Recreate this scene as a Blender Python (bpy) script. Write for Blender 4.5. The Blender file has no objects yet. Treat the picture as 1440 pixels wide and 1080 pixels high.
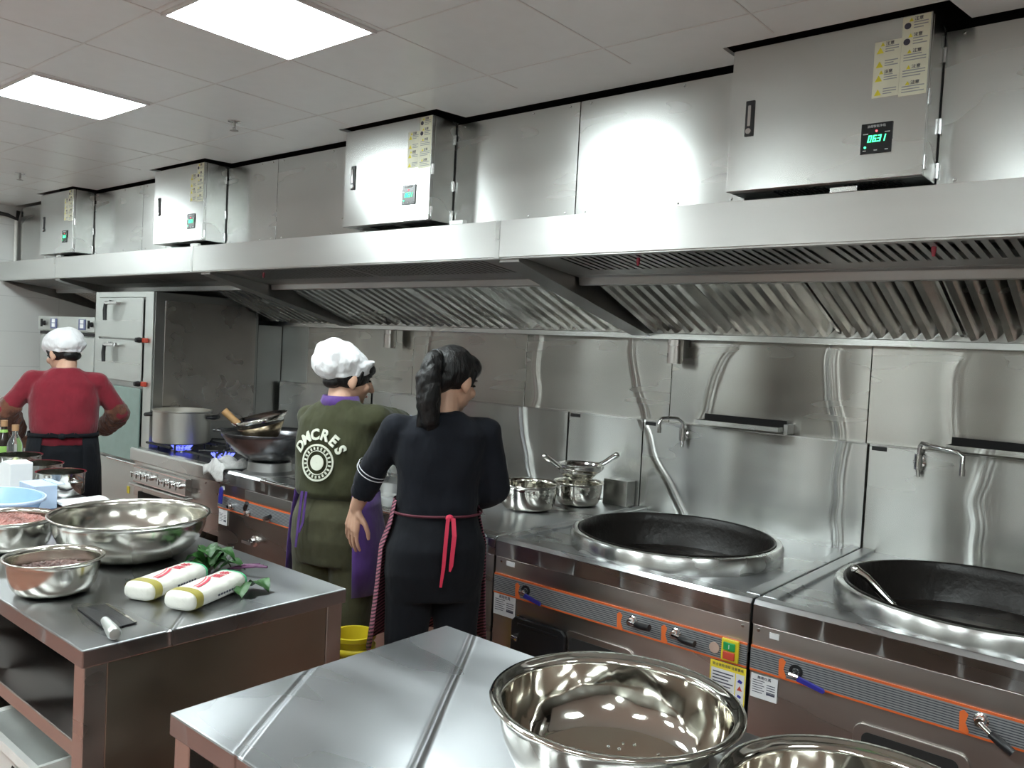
import bpy, bmesh, math, random
from mathutils import Vector, Matrix, Euler
random.seed(7)
PI = math.pi
SC = bpy.context.scene
COL = SC.collection
ORG = {}          # world offset of every thing's root, so part meshes can be written in world coordinates

# ------------------------------------------------------------------ materials
def new_mat(name):
    m = bpy.data.materials.new(name); m.use_nodes = True
    nt = m.node_tree; b = nt.nodes['Principled BSDF']
    return m, nt, b
def nd(nt, t, **kw):
    n = nt.nodes.new(t)
    for k, v in kw.items(): setattr(n, k, v)
    return n
def mapped(nt, scale, coord='Object', rot=(0, 0, 0)):
    tc = nd(nt, 'ShaderNodeTexCoord'); mp = nd(nt, 'ShaderNodeMapping')
    nt.links.new(tc.outputs[coord], mp.inputs['Vector'])
    mp.inputs['Scale'].default_value = scale; mp.inputs['Rotation'].default_value = rot
    return mp.outputs['Vector']
def noise(nt, vec, scale=5, detail=3, rough=.5):
    n = nd(nt, 'ShaderNodeTexNoise'); n.inputs['Scale'].default_value = scale
    n.inputs['Detail'].default_value = detail; n.inputs['Roughness'].default_value = rough
    nt.links.new(vec, n.inputs['Vector']); return n.outputs['Fac']
def maprange(nt, v, a, b, c, d):
    n = nd(nt, 'ShaderNodeMapRange')
    for i, x in zip((1, 2, 3, 4), (a, b, c, d)): n.inputs[i].default_value = x
    nt.links.new(v, n.inputs[0]); return n.outputs[0]
def mixcol(nt, fac, a, b):
    n = nd(nt, 'ShaderNodeMix', data_type='RGBA')
    nt.links.new(fac, n.inputs[0])
    for i, x in ((6, a), (7, b)):
        if isinstance(x, tuple): n.inputs[i].default_value = (*x, 1)
        else: nt.links.new(x, n.inputs[i])
    return n.outputs[2]
def bump(nt, b, h, strength, dist, prev=None):
    n = nd(nt, 'ShaderNodeBump'); n.inputs['Strength'].default_value = strength; n.inputs['Distance'].default_value = dist
    nt.links.new(h, n.inputs['Height'])
    if prev: nt.links.new(prev, n.inputs['Normal'])
    nt.links.new(n.outputs['Normal'], b.inputs['Normal']); return n.outputs['Normal']
def plain(name, col, rough=.5, metal=0, spec=.5, emit=None, estr=0, var=.06, alpha=1, trans=0, bumps=0, bscale=60):
    m, nt, b = new_mat(name)
    b.inputs['Roughness'].default_value = rough; b.inputs['Metallic'].default_value = metal
    b.inputs['Specular IOR Level'].default_value = spec
    v = mapped(nt, (1, 1, 1)); f = noise(nt, v, 14, 4)
    f = maprange(nt, f, .3, .7, 0, 1)
    c0 = tuple(max(0, c * (1 - var)) for c in col); c1 = tuple(min(1, c * (1 + var)) for c in col)
    nt.links.new(mixcol(nt, f, c0, c1), b.inputs['Base Color'])
    if emit:
        b.inputs['Emission Color'].default_value = (*emit, 1); b.inputs['Emission Strength'].default_value = estr
    if alpha < 1: b.inputs['Alpha'].default_value = alpha
    if trans: b.inputs['Transmission Weight'].default_value = trans
    if bumps: bump(nt, b, noise(nt, v, bscale, 4), bumps, .01)
    return m
def steel(name, col=(.62, .615, .6), r0=.2, r1=.32, brush='x', aniso=.5, warp=.0, wscale=2.2, wstretch=(1, 1, 1), grain=.06, smudge=0, tan=(0, 0, 1), creases=(), axis=(0, 2, 1.02), cw=.02, wobble=.16):
    """stainless sheet: fine brushing, slightly uneven gloss, and (warp) the gentle buckling of thin sheet"""
    m, nt, b = new_mat(name)
    b.inputs['Metallic'].default_value = 1
    b.inputs['Anisotropic'].default_value = aniso
    soft = noise(nt, mapped(nt, {'x': (.6, 2, 3), 'n': (2, 2, 2)}[brush]), 2, 2, .5)
    nt.links.new(mixcol(nt, maprange(nt, soft, .3, .7, 0, 1), tuple(c * .93 for c in col), tuple(min(1, c * 1.04) for c in col)), b.inputs['Base Color'])
    nt.links.new(maprange(nt, soft, .3, .7, r0 + .02, r1 + smudge), b.inputs['Roughness'])
    if aniso:      # highlights stretch across the brushing
        tg = nd(nt, 'ShaderNodeCombineXYZ'); tg.inputs[0].default_value, tg.inputs[1].default_value, tg.inputs[2].default_value = tan
        nt.links.new(tg.outputs[0], b.inputs['Tangent'])
    prev = None
    if warp: prev = bump(nt, b, noise(nt, mapped(nt, wstretch), wscale, 0, .4), 1, warp)
    if creases:    # faint vertical kinks where the thin sheet was bent
        def mth(op, a, c=None):
            n = nd(nt, 'ShaderNodeMath', operation=op)
            for i, q in enumerate((a, c)):
                if q is None: continue
                if isinstance(q, (int, float)): n.inputs[i].default_value = q
                else: nt.links.new(q, n.inputs[i])
            return n.outputs[0]
        ge = nd(nt, 'ShaderNodeNewGeometry'); sp = nd(nt, 'ShaderNodeSeparateXYZ'); nt.links.new(ge.outputs['Position'], sp.inputs[0]); au, av, v0 = axis
        wob = mth('MULTIPLY', mth('SUBTRACT', noise(nt, mapped(nt, (1.2, 1, 3.2)), 1, 1, .4), .5), wobble)
        tot = None
        for cx, tilt, hgt in creases:
            q = mth('ADD', mth('SUBTRACT', mth('SUBTRACT', sp.outputs[au], cx), mth('MULTIPLY', mth('SUBTRACT', sp.outputs[av], v0), tilt)), wob)
            g_ = mth('MULTIPLY', mth('EXPONENT', mth('MULTIPLY', mth('POWER', mth('ABSOLUTE', mth('DIVIDE', q, cw)), 2.0), -1.0)), hgt)
            tot = g_ if tot is None else mth('ADD', tot, g_)
        prev = bump(nt, b, tot, 1, .005, prev)
    return m
def polished(name, rough=.07, col=(.72, .71, .68), warp=.004):
    m, nt, b = new_mat(name); b.inputs['Metallic'].default_value = 1
    v = mapped(nt, (1, 1, 1)); s = noise(nt, v, 9, 4, .6)
    nt.links.new(maprange(nt, s, .35, .7, rough, rough + .06), b.inputs['Roughness'])
    nt.links.new(mixcol(nt, s, tuple(c * .94 for c in col), col), b.inputs['Base Color'])
    if warp: bump(nt, b, noise(nt, v, 11, 1, .3), 1, warp)
    return m
def cloth(name, col, rough=.85, var=.12, weave=.25, sheen=.25, wrinkle=.5, wscale=9):
    m, nt, b = new_mat(name)
    b.inputs['Roughness'].default_value = rough; b.inputs['Sheen Weight'].default_value = sheen
    b.inputs['Specular IOR Level'].default_value = .2
    v = mapped(nt, (1, 1, 1)); f = noise(nt, v, 16, 4)
    nt.links.new(mixcol(nt, maprange(nt, f, .3, .7, 0, 1), tuple(c * (1 - var) for c in col), tuple(min(1, c * (1 + var)) for c in col)), b.inputs['Base Color'])
    pr = bump(nt, b, noise(nt, mapped(nt, (1, 1, .55)), wscale, 3, .55), wrinkle, .03)
    bump(nt, b, noise(nt, v, 420, 2), weave, .003, pr)
    return m
def tiles(name, c1, c2, mortar, bw, bh, off=0, rough=.35, msize=.006, axes='xy', bst=.25):
    m, nt, b = new_mat(name); b.inputs['Roughness'].default_value = rough
    tc = nd(nt, 'ShaderNodeTexCoord'); sp = nd(nt, 'ShaderNodeSeparateXYZ'); cb = nd(nt, 'ShaderNodeCombineXYZ')
    nt.links.new(tc.outputs['Object'], sp.inputs[0])
    nt.links.new(sp.outputs['XYZ'.index(axes[0].upper())], cb.inputs[0]); nt.links.new(sp.outputs['XYZ'.index(axes[1].upper())], cb.inputs[1])
    br = nd(nt, 'ShaderNodeTexBrick'); br.offset = off
    br.inputs['Scale'].default_value = 1; br.inputs['Brick Width'].default_value = bw; br.inputs['Row Height'].default_value = bh
    br.inputs['Mortar Size'].default_value = msize; br.inputs['Mortar Smooth'].default_value = .2
    br.inputs['Color1'].default_value = (*c1, 1); br.inputs['Color2'].default_value = (*c2, 1); br.inputs['Mortar'].default_value = (*mortar, 1)
    nt.links.new(cb.outputs[0], br.inputs['Vector']); nt.links.new(br.outputs['Color'], b.inputs['Base Color'])
    iv = nd(nt, 'ShaderNodeMath', operation='SUBTRACT'); iv.inputs[0].default_value = 1; nt.links.new(br.outputs['Fac'], iv.inputs[1])
    bump(nt, b, iv.outputs[0], bst, .004)
    return m
def bands(name, axis, lo, hi, stops, rough=.4, metal=0):
    """flat printed bands across one axis: stops = [(t, colour)...], constant"""
    m, nt, b = new_mat(name); b.inputs['Roughness'].default_value = rough; b.inputs['Metallic'].default_value = metal
    tc = nd(nt, 'ShaderNodeTexCoord'); sp = nd(nt, 'ShaderNodeSeparateXYZ'); nt.links.new(tc.outputs['Object'], sp.inputs[0])
    t = maprange(nt, sp.outputs['XYZ'.index(axis.upper())], lo, hi, 0, 1)
    rp = nd(nt, 'ShaderNodeValToRGB'); rp.color_ramp.interpolation = 'CONSTANT'
    el = rp.color_ramp.elements
    while len(el) > 1: el.remove(el[-1])
    el[0].position = stops[0][0]; el[0].color = (*stops[0][1], 1)
    for p, c in stops[1:]:
        e = el.new(p); e.color = (*c, 1)
    nt.links.new(t, rp.inputs[0]); nt.links.new(rp.outputs[0], b.inputs['Base Color'])
    return m
def stripes(name, c1, c2, freq, rot):
    m, nt, b = new_mat(name); b.inputs['Roughness'].default_value = .8
    w = nd(nt, 'ShaderNodeTexWave', wave_type='BANDS', bands_direction='Z'); w.inputs['Scale'].default_value = freq
    w.inputs['Distortion'].default_value = 1.2; w.inputs['Detail'].default_value = 1
    nt.links.new(mapped(nt, (1, 1, 1), rot=rot), w.inputs['Vector'])
    nt.links.new(mixcol(nt, maprange(nt, w.outputs['Fac'], .45, .6, 0, 1), c1, c2), b.inputs['Base Color'])
    return m

M = {}
M['steel_fascia'] = steel('brushed_steel_fascia', (.66, .66, .645), .36, .44, 'x', .75, .0022, 1.3, (.7, 1, 1))
M['steel_duct'] = steel('brushed_steel_duct', (.64, .645, .63), .2, .3, 'x', .7, .006, 1.7, (1, 1, .7))
M['steel_cab'] = steel('brushed_steel_cabinet', (.63, .635, .62), .2, .3, 'x', .7, .0022, 1.5)
M['steel_splash'] = steel('brushed_steel_splash', (.45, .45, .43), .22, .28, 'x', .95, .012, 2.6, (1.7, 1, .45), creases=((-3.6, .1, .6), (-2.87, -.3, 1), (-2.02, -.6, 1), (-1.15, 0, 1), (-.62, .1, 1)))
M['steel_wall'] = steel('brushed_steel_wall', (.44, .43, .40), .22, .29, 'x', .93, .012, 2.4, (1.5, 1, .5), creases=((-3.75, 0, .6), (-2.87, 0, .7), (-2.1, -.25, 1), (-1.93, .35, .8), (-1.17, -.1, 1), (-.75, 0, .35)))
M['steel_top'] = steel('brushed_steel_top', (.54, .55, .56), .2, .3, 'x', .85, .005, 2.6, (1.5, .5, 1), smudge=.06, tan=(0, 1, 0))
M['steel_table_top'] = steel('worktable_steel_top', (.43, .44, .455), .2, .3, 'x', .9, .005, 2.6, (1.5, .5, 1), smudge=.06, tan=(0, 1, 0), creases=((-1.16, -.69, 1), (-1.56, -.74, .7), (-2.13, -1.17, .7)), axis=(0, 1, 1.2), cw=.010, wobble=.05)
M['steel_body'] = steel('brushed_steel_body', (.58, .545, .52), .22, .34, 'x', .7, .003, 2.0)
M['steel_dull'] = steel('dull_steel', (.44, .44, .43), .32, .46, 'x', .5, .002, 2.0)
M['steel_grey'] = steel('grey_steel', (.6, .62, .6), .34, .48, 'x', .4, .002, 2.0)
M['steel_hood'] = steel('hood_inner_steel', (.42, .415, .405), .26, .4, 'x', .4, .002, 3.0)
M['steel_filter'] = steel('filter_steel', (.66, .64, .60), .18, .28, 'x', .3, .003, 4.0)
M['steel_table'] = steel('table_side_steel', (.36, .335, .28), .26, .4, 'x', .6, .003, 2.0)  # darker olive steel: dim reflections and under-table shade put into the colour
M['polished'] = polished('polished_steel')
M['polished_bowl'] = polished('polished_bowl_steel', .04, (.74, .72, .66), .006)
M['satin_bowl'] = polished('satin_bowl_steel', .16, (.66, .64, .58), .004)
M['chrome'] = polished('chrome', .06, (.78, .78, .78), 0)
M['aluminium'] = steel('spun_aluminium', (.66, .64, .6), .34, .46, 'n', 0, 0, 1, (1, 1, 1))
M['iron'] = plain('seasoned_cast_iron', (.013, .011, .010), .36, 0, .35, bumps=.25, bscale=45)
M['wok_iron'] = plain('carbon_steel_wok', (.2, .2, .21), .25, .9, .5, var=.25, bumps=.08, bscale=25)
M['wok_brown'] = plain('heat_tinted_steel', (.36, .29, .2), .25, .95, .5, var=.45)
M['black'] = plain('black_plastic', (.012, .012, .014), .35)
M['dark'] = plain('dark_cavity', (.012, .011, .011), .8)
M['rubber'] = plain('black_rubber', (.02, .02, .02), .6)
M['white_label'] = plain('white_sticker', (.72, .72, .73), .45)
M['cream_label'] = plain('cream_sticker', (.78, .78, .62), .4)
M['yellow_label'] = plain('yellow_sticker', (.82, .66, .05), .4)
M['ink'] = plain('printed_ink', (.06, .06, .09), .5)
M['ink_grey'] = plain('grey_printed_ink', (.34, .36, .36), .5)
M['warn_yellow'] = plain('warning_yellow_ink', (.8, .72, .05), .4)
M['panel_black'] = plain('display_black', (.008, .009, .011), .25)
M['panel_text'] = plain('display_print', (.6, .62, .62), .5)
M['led_green'] = plain('green_led', (.05, .6, .35), .5, emit=(.06, 1, .3), estr=1.3)
M['led_red'] = plain('red_led', (.7, .05, .05), .5, emit=(1, .08, .1), estr=1.5)
M['red_bulb'] = plain('red_glass_bulb', (.5, .06, .1), .15)
M['orange'] = plain('orange_print', (.75, .16, .04), .45)
M['blue_print'] = plain('blue_plastic', (.03, .03, .28), .35)
M['blue_pad'] = plain('slate_blue_panel', (.1, .12, .25), .4)
M['green_button'] = plain('green_button', (.02, .3, .08), .4)
M['red_plastic'] = plain('red_plastic', (.55, .07, .04), .4)
M['yellow_plastic'] = plain('yellow_plastic', (.72, .58, .03), .35)
M['lamp'] = plain('lamp_diffuser', (.9, .9, .9), .5, emit=(.89, 1, 1), estr=19)
M['lamp_frame'] = plain('white_lamp_frame', (.75, .76, .76), .4)
M['ceil_dark'] = plain('plenum_dark', (.03, .03, .035), .9)  # darkness of the ceiling void put into the colour
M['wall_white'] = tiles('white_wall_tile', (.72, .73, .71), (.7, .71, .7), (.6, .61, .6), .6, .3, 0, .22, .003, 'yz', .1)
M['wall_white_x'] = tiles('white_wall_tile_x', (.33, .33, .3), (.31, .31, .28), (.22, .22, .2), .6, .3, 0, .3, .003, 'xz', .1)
M['floor'] = tiles('red_brown_floor_tile', (.30, .13, .095), (.255, .112, .082), (.11, .08, .07), .3, .3, 0, .35, .006, 'xy', .4)
M['ceiling'] = plain('white_ceiling_panel', (.77, .82, .82), .3, spec=.4, var=.015)
M['seam'] = plain('ceiling_seam_strip', (.72, .73, .72), .3)
M['pot_white'] = plain('pvc_pipe', (.75, .74, .7), .4)
M['plastic_white'] = plain('white_plastic', (.72, .74, .72), .35)
M['paper'] = plain('white_paper', (.82, .83, .84), .7, var=.02)
M['paper_blue'] = plain('pale_blue_carton', (.5, .62, .8), .55)
M['blue_clear'] = plain('translucent_blue_plastic', (.38, .58, .86), .25, alpha=.8)
M['wood'] = plain('worn_wood', (.42, .24, .1), .55, var=.3)
M['glass'] = plain('clear_bottle_glass', (.9, .95, .93), .05, trans=.95, var=.01)
M['bottle_dark'] = plain('dark_sauce_bottle', (.02, .015, .012), .12)
M['bottle_green'] = plain('green_label', (.25, .45, .1), .5)
M['cap_brown'] = plain('brown_cap', (.36, .2, .1), .5)
M['glass_green'] = plain('green_tinted_glass_door', (.26, .36, .33), .14, .2)
M['meat'] = plain('minced_meat', (.30, .13, .11), .4, var=.5, bumps=.5, bscale=90)
M['mince_dark'] = plain('dark_minced_filling', (.13, .07, .06), .5, var=.5, bumps=.5, bscale=120)
M['noodle'] = plain('dried_noodle_wrap', (.74, .73, .67), .35, var=.06, bumps=.8, bscale=22)
M['noodle_band'] = plain('olive_gold_band', (.36, .31, .07), .4)
M['print_red'] = plain('red_print', (.65, .06, .1), .45)
M['print_green'] = plain('green_print', (.08, .42, .2), .45)
M['leaf'] = plain('dark_green_leaf', (.018, .075, .012), .45, var=.5)
M['leaf_stem'] = plain('purple_stem', (.12, .04, .1), .45)
M['cleaver'] = steel('cleaver_steel', (.13, .13, .14), .18, .3, 'x', .2, .002, 4)
M['rag'] = cloth('grey_white_rag', (.58, .57, .56), wrinkle=.8, wscale=22)
M['flame'] = plain('blue_gas_flame', (.1, .1, .9), .5, emit=(.12, .15, 1), estr=1.2)
M['skin'] = plain('skin', (.56, .335, .235), .5, var=.07)
M['lips'] = plain('lips', (.42, .16, .14), .45)
M['eye'] = plain('eye_dark', (.02, .015, .012), .2)
M['sweater_black'] = cloth('black_knit', (.008, .0095, .0145), wrinkle=.6, sheen=.05)
M['trousers_black'] = cloth('black_trousers', (.006, .007, .010), wrinkle=.55, sheen=.04)
M['olive'] = cloth('olive_sweatshirt', (.045, .047, .023), wrinkle=.7, sheen=.1)
M['olive_pants'] = cloth('olive_trousers', (.06, .058, .032), wrinkle=.7, sheen=.1)
M['red_shirt'] = cloth('crimson_shirt', (.19, .014, .026), wrinkle=.7)
M['purple'] = cloth('purple_apron', (.075, .03, .17), wrinkle=.5)
M['white_cloth'] = cloth('white_cap_cotton', (.8, .8, .82), wrinkle=.7, wscale=14, var=.02)
M['print_white'] = plain('off_white_print', (.66, .68, .58), .7)
M['brown_sleeve'] = cloth('brown_sleeve_cover', (.13, .05, .03), wrinkle=.9, wscale=20, var=.3)
M['blue_sleeve'] = cloth('pale_blue_sleeve_cover', (.42, .48, .66), wrinkle=.8, wscale=18)
M['apron_stripe'] = stripes('pink_black_stripe', (.36, .12, .17), (.03, .012, .022), 30, (.3, .5, 0))
M['ribbon'] = plain('red_ribbon', (.62, .03, .08), .55)
def hair_mat():
    m, nt, b = new_mat('black_hair'); b.inputs['Base Color'].default_value = (.0045, .004, .0045, 1)
    b.inputs['Roughness'].default_value = .38; b.inputs['Specular IOR Level'].default_value = .4
    n = noise(nt, mapped(nt, (90, 90, 9)), 1, 4, .6); bump(nt, b, n, .5, .012); return m
M['hair'] = hair_mat()
STRIPE = [(0, (.62, .12, .03)), (.08, (.24, .245, .25))]
for i in range(9):
    STRIPE += [(.12 + i * .088, (.04, .045, .06)), (.12 + i * .088 + .034, (.24, .245, .25))]
STRIPE += [(.92, (.62, .12, .03))]

# ------------------------------------------------------------------ geometry helpers
def box(bm, x0, x1, y0, y1, z0, z1, mi=0):
    v = [bm.verts.new(p) for p in ((x0, y0, z0), (x1, y0, z0), (x1, y1, z0), (x0, y1, z0), (x0, y0, z1), (x1, y0, z1), (x1, y1, z1), (x0, y1, z1))]
    for f in ((3, 2, 1, 0), (4, 5, 6, 7), (0, 1, 5, 4), (1, 2, 6, 5), (2, 3, 7, 6), (3, 0, 4, 7)):
        bm.faces.new([v[i] for i in f]).material_index = mi
    return v
def BM(): return bmesh.new()
def boxes(*bs):
    bm = BM()
    for b in bs: box(bm, *b)
    return bm
def prism(bm, poly, axis, a, b, mi=0):
    """extrude a 2-D outline along an axis; outline in the two other axes (in xyz order)"""
    def mk(p, t):
        if axis == 'x': return (t, p[0], p[1])
        if axis == 'y': return (p[0], t, p[1])
        return (p[0], p[1], t)
    A = [bm.verts.new(mk(p, a)) for p in poly]; B = [bm.verts.new(mk(p, b)) for p in poly]
    n = len(poly)
    fs = [bm.faces.new(A), bm.faces.new(B[::-1])]
    for i in range(n): fs.append(bm.faces.new((A[i], B[i], B[(i + 1) % n], A[(i + 1) % n])))
    for f in fs: f.material_index = mi
    return bm
def frame_of(d):
    d = Vector(d).normalized(); a = Vector((0, 0, 1)) if abs(d.z) < .9 else Vector((1, 0, 0))
    u = d.cross(a).normalized(); return u, d.cross(u).normalized(), d
def tube(bm, pts, r, seg=12, cap=True, mi=0):
    pts = [Vector(p) for p in pts]; rs = r if isinstance(r, (list, tuple)) else [r] * len(pts)
    rings = []; prevu = None
    for i, p in enumerate(pts):
        d = (pts[min(i + 1, len(pts) - 1)] - pts[max(i - 1, 0)])
        if prevu is None: u, v, w = frame_of(d)
        else:
            w = d.normalized(); u = (prevu - w * prevu.dot(w)).normalized(); v = w.cross(u)
        prevu = u
        rings.append([bm.verts.new(p + (u * math.cos(2 * PI * k / seg) + v * math.sin(2 * PI * k / seg)) * rs[i]) for k in range(seg)])
    for a, b in zip(rings, rings[1:]):
        for k in range(seg): bm.faces.new((a[k], a[(k + 1) % seg], b[(k + 1) % seg], b[k])).material_index = mi
    if cap:
        bm.faces.new(rings[0][::-1]).material_index = mi; bm.faces.new(rings[-1]).material_index = mi
    return bm
def lathe(bm, prof, c, seg=48, axis=(0, 0, 1), mi=0, closed=False):
    """turn a profile [(r, h)...] about an axis through c"""
    u, v, w = (Vector((1, 0, 0)), Vector((0, 1, 0)), Vector((0, 0, 1))) if tuple(axis) == (0, 0, 1) else frame_of(axis)
    c = Vector(c); rings = []
    for r, h in prof:
        if r < 1e-5: rings.append([bm.verts.new(c + w * h)])
        else: rings.append([bm.verts.new(c + w * h + (u * math.cos(2 * PI * k / seg) + v * math.sin(2 * PI * k / seg)) * r) for k in range(seg)])
    pairs = list(zip(rings, rings[1:]))
    if closed: pairs.append((rings[-1], rings[0]))
    for a, b in pairs:
        for k in range(seg):
            k2 = (k + 1) % seg
            if len(a) == 1 and len(b) == 1: continue
            if len(a) == 1: f = (a[0], b[k2], b[k])
            elif len(b) == 1: f = (a[k], a[k2], b[0])
            else: f = (a[k], a[k2], b[k2], b[k])
            bm.faces.new(f).material_index = mi
    return bm
def ellipsoid(bm, c, r, R=None, nu=20, nv=12):
    c = Vector(c); R = R or Matrix.Identity(3)
    rings = []
    for j in range(nv + 1):
        t = PI * j / nv
        if j in (0, nv): rings.append([bm.verts.new(c + R @ Vector((0, 0, r[2] * math.cos(t))))])
        else: rings.append([bm.verts.new(c + R @ Vector((r[0] * math.sin(t) * math.cos(2 * PI * k / nu), r[1] * math.sin(t) * math.sin(2 * PI * k / nu), r[2] * math.cos(t)))) for k in range(nu)])
    for a, b in zip(rings, rings[1:]):
        for k in range(nu):
            k2 = (k + 1) % nu
            if len(a) == 1: bm.faces.new((a[0], b[k], b[k2]))
            elif len(b) == 1: bm.faces.new((a[k2], a[k], b[0]))
            else: bm.faces.new((a[k], b[k], b[k2], a[k2]))
    return bm
def capsule(bm, p0, p1, r0, r1, seg=14):
    p0, p1 = Vector(p0), Vector(p1); d = (p1 - p0); L = d.length
    if L < 1e-6: return bm
    prof = [(0, -r0)] + [(r0 * math.cos(t), -r0 * math.sin(t)) for t in (1.2, .8, .4, 0)] + [(r1 * math.cos(t), L + r1 * math.sin(t)) for t in (0, .4, .8, 1.2)] + [(0, L + r1)]
    return lathe(bm, prof, p0, seg, d / L if tuple(d / L) != (0, 0, 1) else (0, 0, 1))
def loft(bm, rings, seg=28, cap=True, power=2.3, a0=0, a1=2 * PI):
    """rings: (cx, cy, cz, rx, ry[, yaw]) of rounded cross-sections"""
    full = abs(a1 - a0 - 2 * PI) < 1e-6
    R = []
    for q in rings:
        cx, cy, cz, rx, ry = q[:5]; yw = q[5] if len(q) > 5 else 0
        row = []
        n = seg if full else seg + 1
        for k in range(n):
            a = a0 + (a1 - a0) * k / seg; c, s = math.cos(a), math.sin(a)
            x = rx * abs(c) ** (2 / power) * (1 if c >= 0 else -1); y = ry * abs(s) ** (2 / power) * (1 if s >= 0 else -1)
            row.append(bm.verts.new((cx + x * math.cos(yw) - y * math.sin(yw), cy + x * math.sin(yw) + y * math.cos(yw), cz)))
        R.append(row)
    for a, b in zip(R, R[1:]):
        for k in range(seg if full else len(a) - 1):
            k2 = (k + 1) % len(a); bm.faces.new((a[k], a[k2], b[k2], b[k]))
    if cap and full: bm.faces.new(R[0][::-1]); bm.faces.new(R[-1])
    return bm
def text_bm(s, size, depth=.0006, align='CENTER', shear=0, bold=0):
    cu = bpy.data.curves.new('lettering', 'FONT'); cu.body = s; cu.size = size; cu.align_x = align; cu.align_y = 'CENTER'
    cu.extrude = depth; cu.shear = shear; cu.offset = bold; cu.resolution_u = 3
    ob = bpy.data.objects.new('lettering', cu); COL.objects.link(ob)
    dg = bpy.context.evaluated_depsgraph_get(); dg.update()
    me = bpy.data.meshes.new_from_object(ob.evaluated_get(dg))
    bm = BM(); bm.from_mesh(me)
    bpy.data.objects.remove(ob); bpy.data.curves.remove(cu); bpy.data.meshes.remove(me)
    return bm
def on_front(bm, x, y, z):
    """lay a flat (u, v) mesh on a plane that faces -y"""
    for v in bm.verts: v.co = Vector((x + v.co.x, y - v.co.z, z + v.co.y))
    return bm
def merge(dst, src, mi=0):
    me = bpy.data.meshes.new('tmp'); src.to_mesh(me); src.free()
    n = len(dst.faces); dst.from_mesh(me); bpy.data.meshes.remove(me)
    dst.faces.ensure_lookup_table()
    for f in dst.faces[n:]: f.material_index = mi
    return dst
def move(bm, fn):
    for v in bm.verts: v.co = Vector(fn(v.co))
    return bm

# ------------------------------------------------------------------ scene objects
def obj(name, bm, mat, parent=None, bevel=0, smooth=False, seg=2, local=False, recalc=True):
    if recalc: bmesh.ops.recalc_face_normals(bm, faces=bm.faces)
    me = bpy.data.meshes.new(name)
    off = ORG.get(parent, Vector((0, 0, 0))) if parent else Vector((0, 0, 0))
    if not local and off.length: bmesh.ops.translate(bm, verts=bm.verts, vec=-off)
    bm.to_mesh(me); bm.free()
    for m in (mat if isinstance(mat, list) else [mat]): me.materials.append(m)
    if smooth:
        for p in me.polygons: p.use_smooth = True
    o = bpy.data.objects.new(name, me); COL.objects.link(o)
    if parent: o.parent = parent; ORG[o] = off
    if bevel:
        b = o.modifiers.new('bevel', 'BEVEL'); b.width = bevel; b.segments = seg; b.limit_method = 'ANGLE'; b.angle_limit = math.radians(40)
    if smooth == 'auto':
        o.modifiers.new('split', 'EDGE_SPLIT').split_angle = math.radians(38)
    return o
def thing(name, label, cat, loc, group=None, rz=0):
    o = bpy.data.objects.new(name, None); COL.objects.link(o); o.location = loc; o.rotation_euler = (0, 0, rz)
    o.empty_display_size = .05
    o['label'] = label; o['category'] = cat
    if group: o['group'] = group
    ORG[o] = Vector(loc); return o
def tag(o, label, cat, group=None):
    o['label'] = label; o['category'] = cat
    if group: o['group'] = group
    return o
def struct(name, bm, mat, **k):
    o = obj(name, bm, mat, **k); o['kind'] = 'structure'; return o
def rebase(o, loc):
    """give a single-mesh thing its origin at its own base"""
    loc = Vector(loc); o.data.transform(Matrix.Translation(-loc)); o.location = loc; return o

XL, XR, YF, YB, ZC = -7.8, 2.4, -2.6, 3.66, 2.565
CY = 2.5            # plane of the hood fascia and of the cooking line fronts
# ================================================================== the room
struct('floor', boxes((XL - .1, XR + .1, YF - .1, YB + .1, -.1, 0)), M['floor'])
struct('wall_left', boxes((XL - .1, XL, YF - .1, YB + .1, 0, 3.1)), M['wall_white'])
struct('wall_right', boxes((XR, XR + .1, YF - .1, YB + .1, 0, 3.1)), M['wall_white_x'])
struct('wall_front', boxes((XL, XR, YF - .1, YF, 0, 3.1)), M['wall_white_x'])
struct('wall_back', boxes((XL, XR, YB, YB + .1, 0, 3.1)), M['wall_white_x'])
CABX = [-.635, -2.615, -4.5, -6.3]      # right edges of the four control cabinets
# ceiling: flat panels, cut out around the duct run and each cabinet
cut = [(XL, 2.635)]
for xr in sorted(CABX):
    cut += [(xr - .60 - .02, 2.632), (xr - .60 - .02, 2.475), (xr + .045, 2.475), (xr + .07, 2.632)]
cut += [(XR, 2.635)]
poly = [(XL, YF)] + [(XR, YF)] + cut[::-1]
bm = BM(); prism(bm, poly, 'z', ZC, ZC + .012)
struct('ceiling', bm, M['ceiling'])
struct('trim_1', boxes((XL, XR, 2.3, YB, 3.0, 3.05)), M['ceil_dark'])          # near-black slab standing in for the darkness above the duct opening
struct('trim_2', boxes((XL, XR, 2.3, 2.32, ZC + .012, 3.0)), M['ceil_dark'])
# thin seams between the ceiling panels
bm = BM()
for y in (2.27, 1.765, 1.255, .745, .235, -.275, -.785, -1.295, -1.805, -2.315): box(bm, XL, XR, y - .003, y + .003, ZC - .0015, ZC + .002)
x = -2.605 - .5115 * 10
while x < XR:
    if x > XL: box(bm, x - .003, x + .003, YF, 2.44, ZC - .0015, ZC + .002)
    x += .5115
struct('trim_3', bm, M['seam'])
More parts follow.
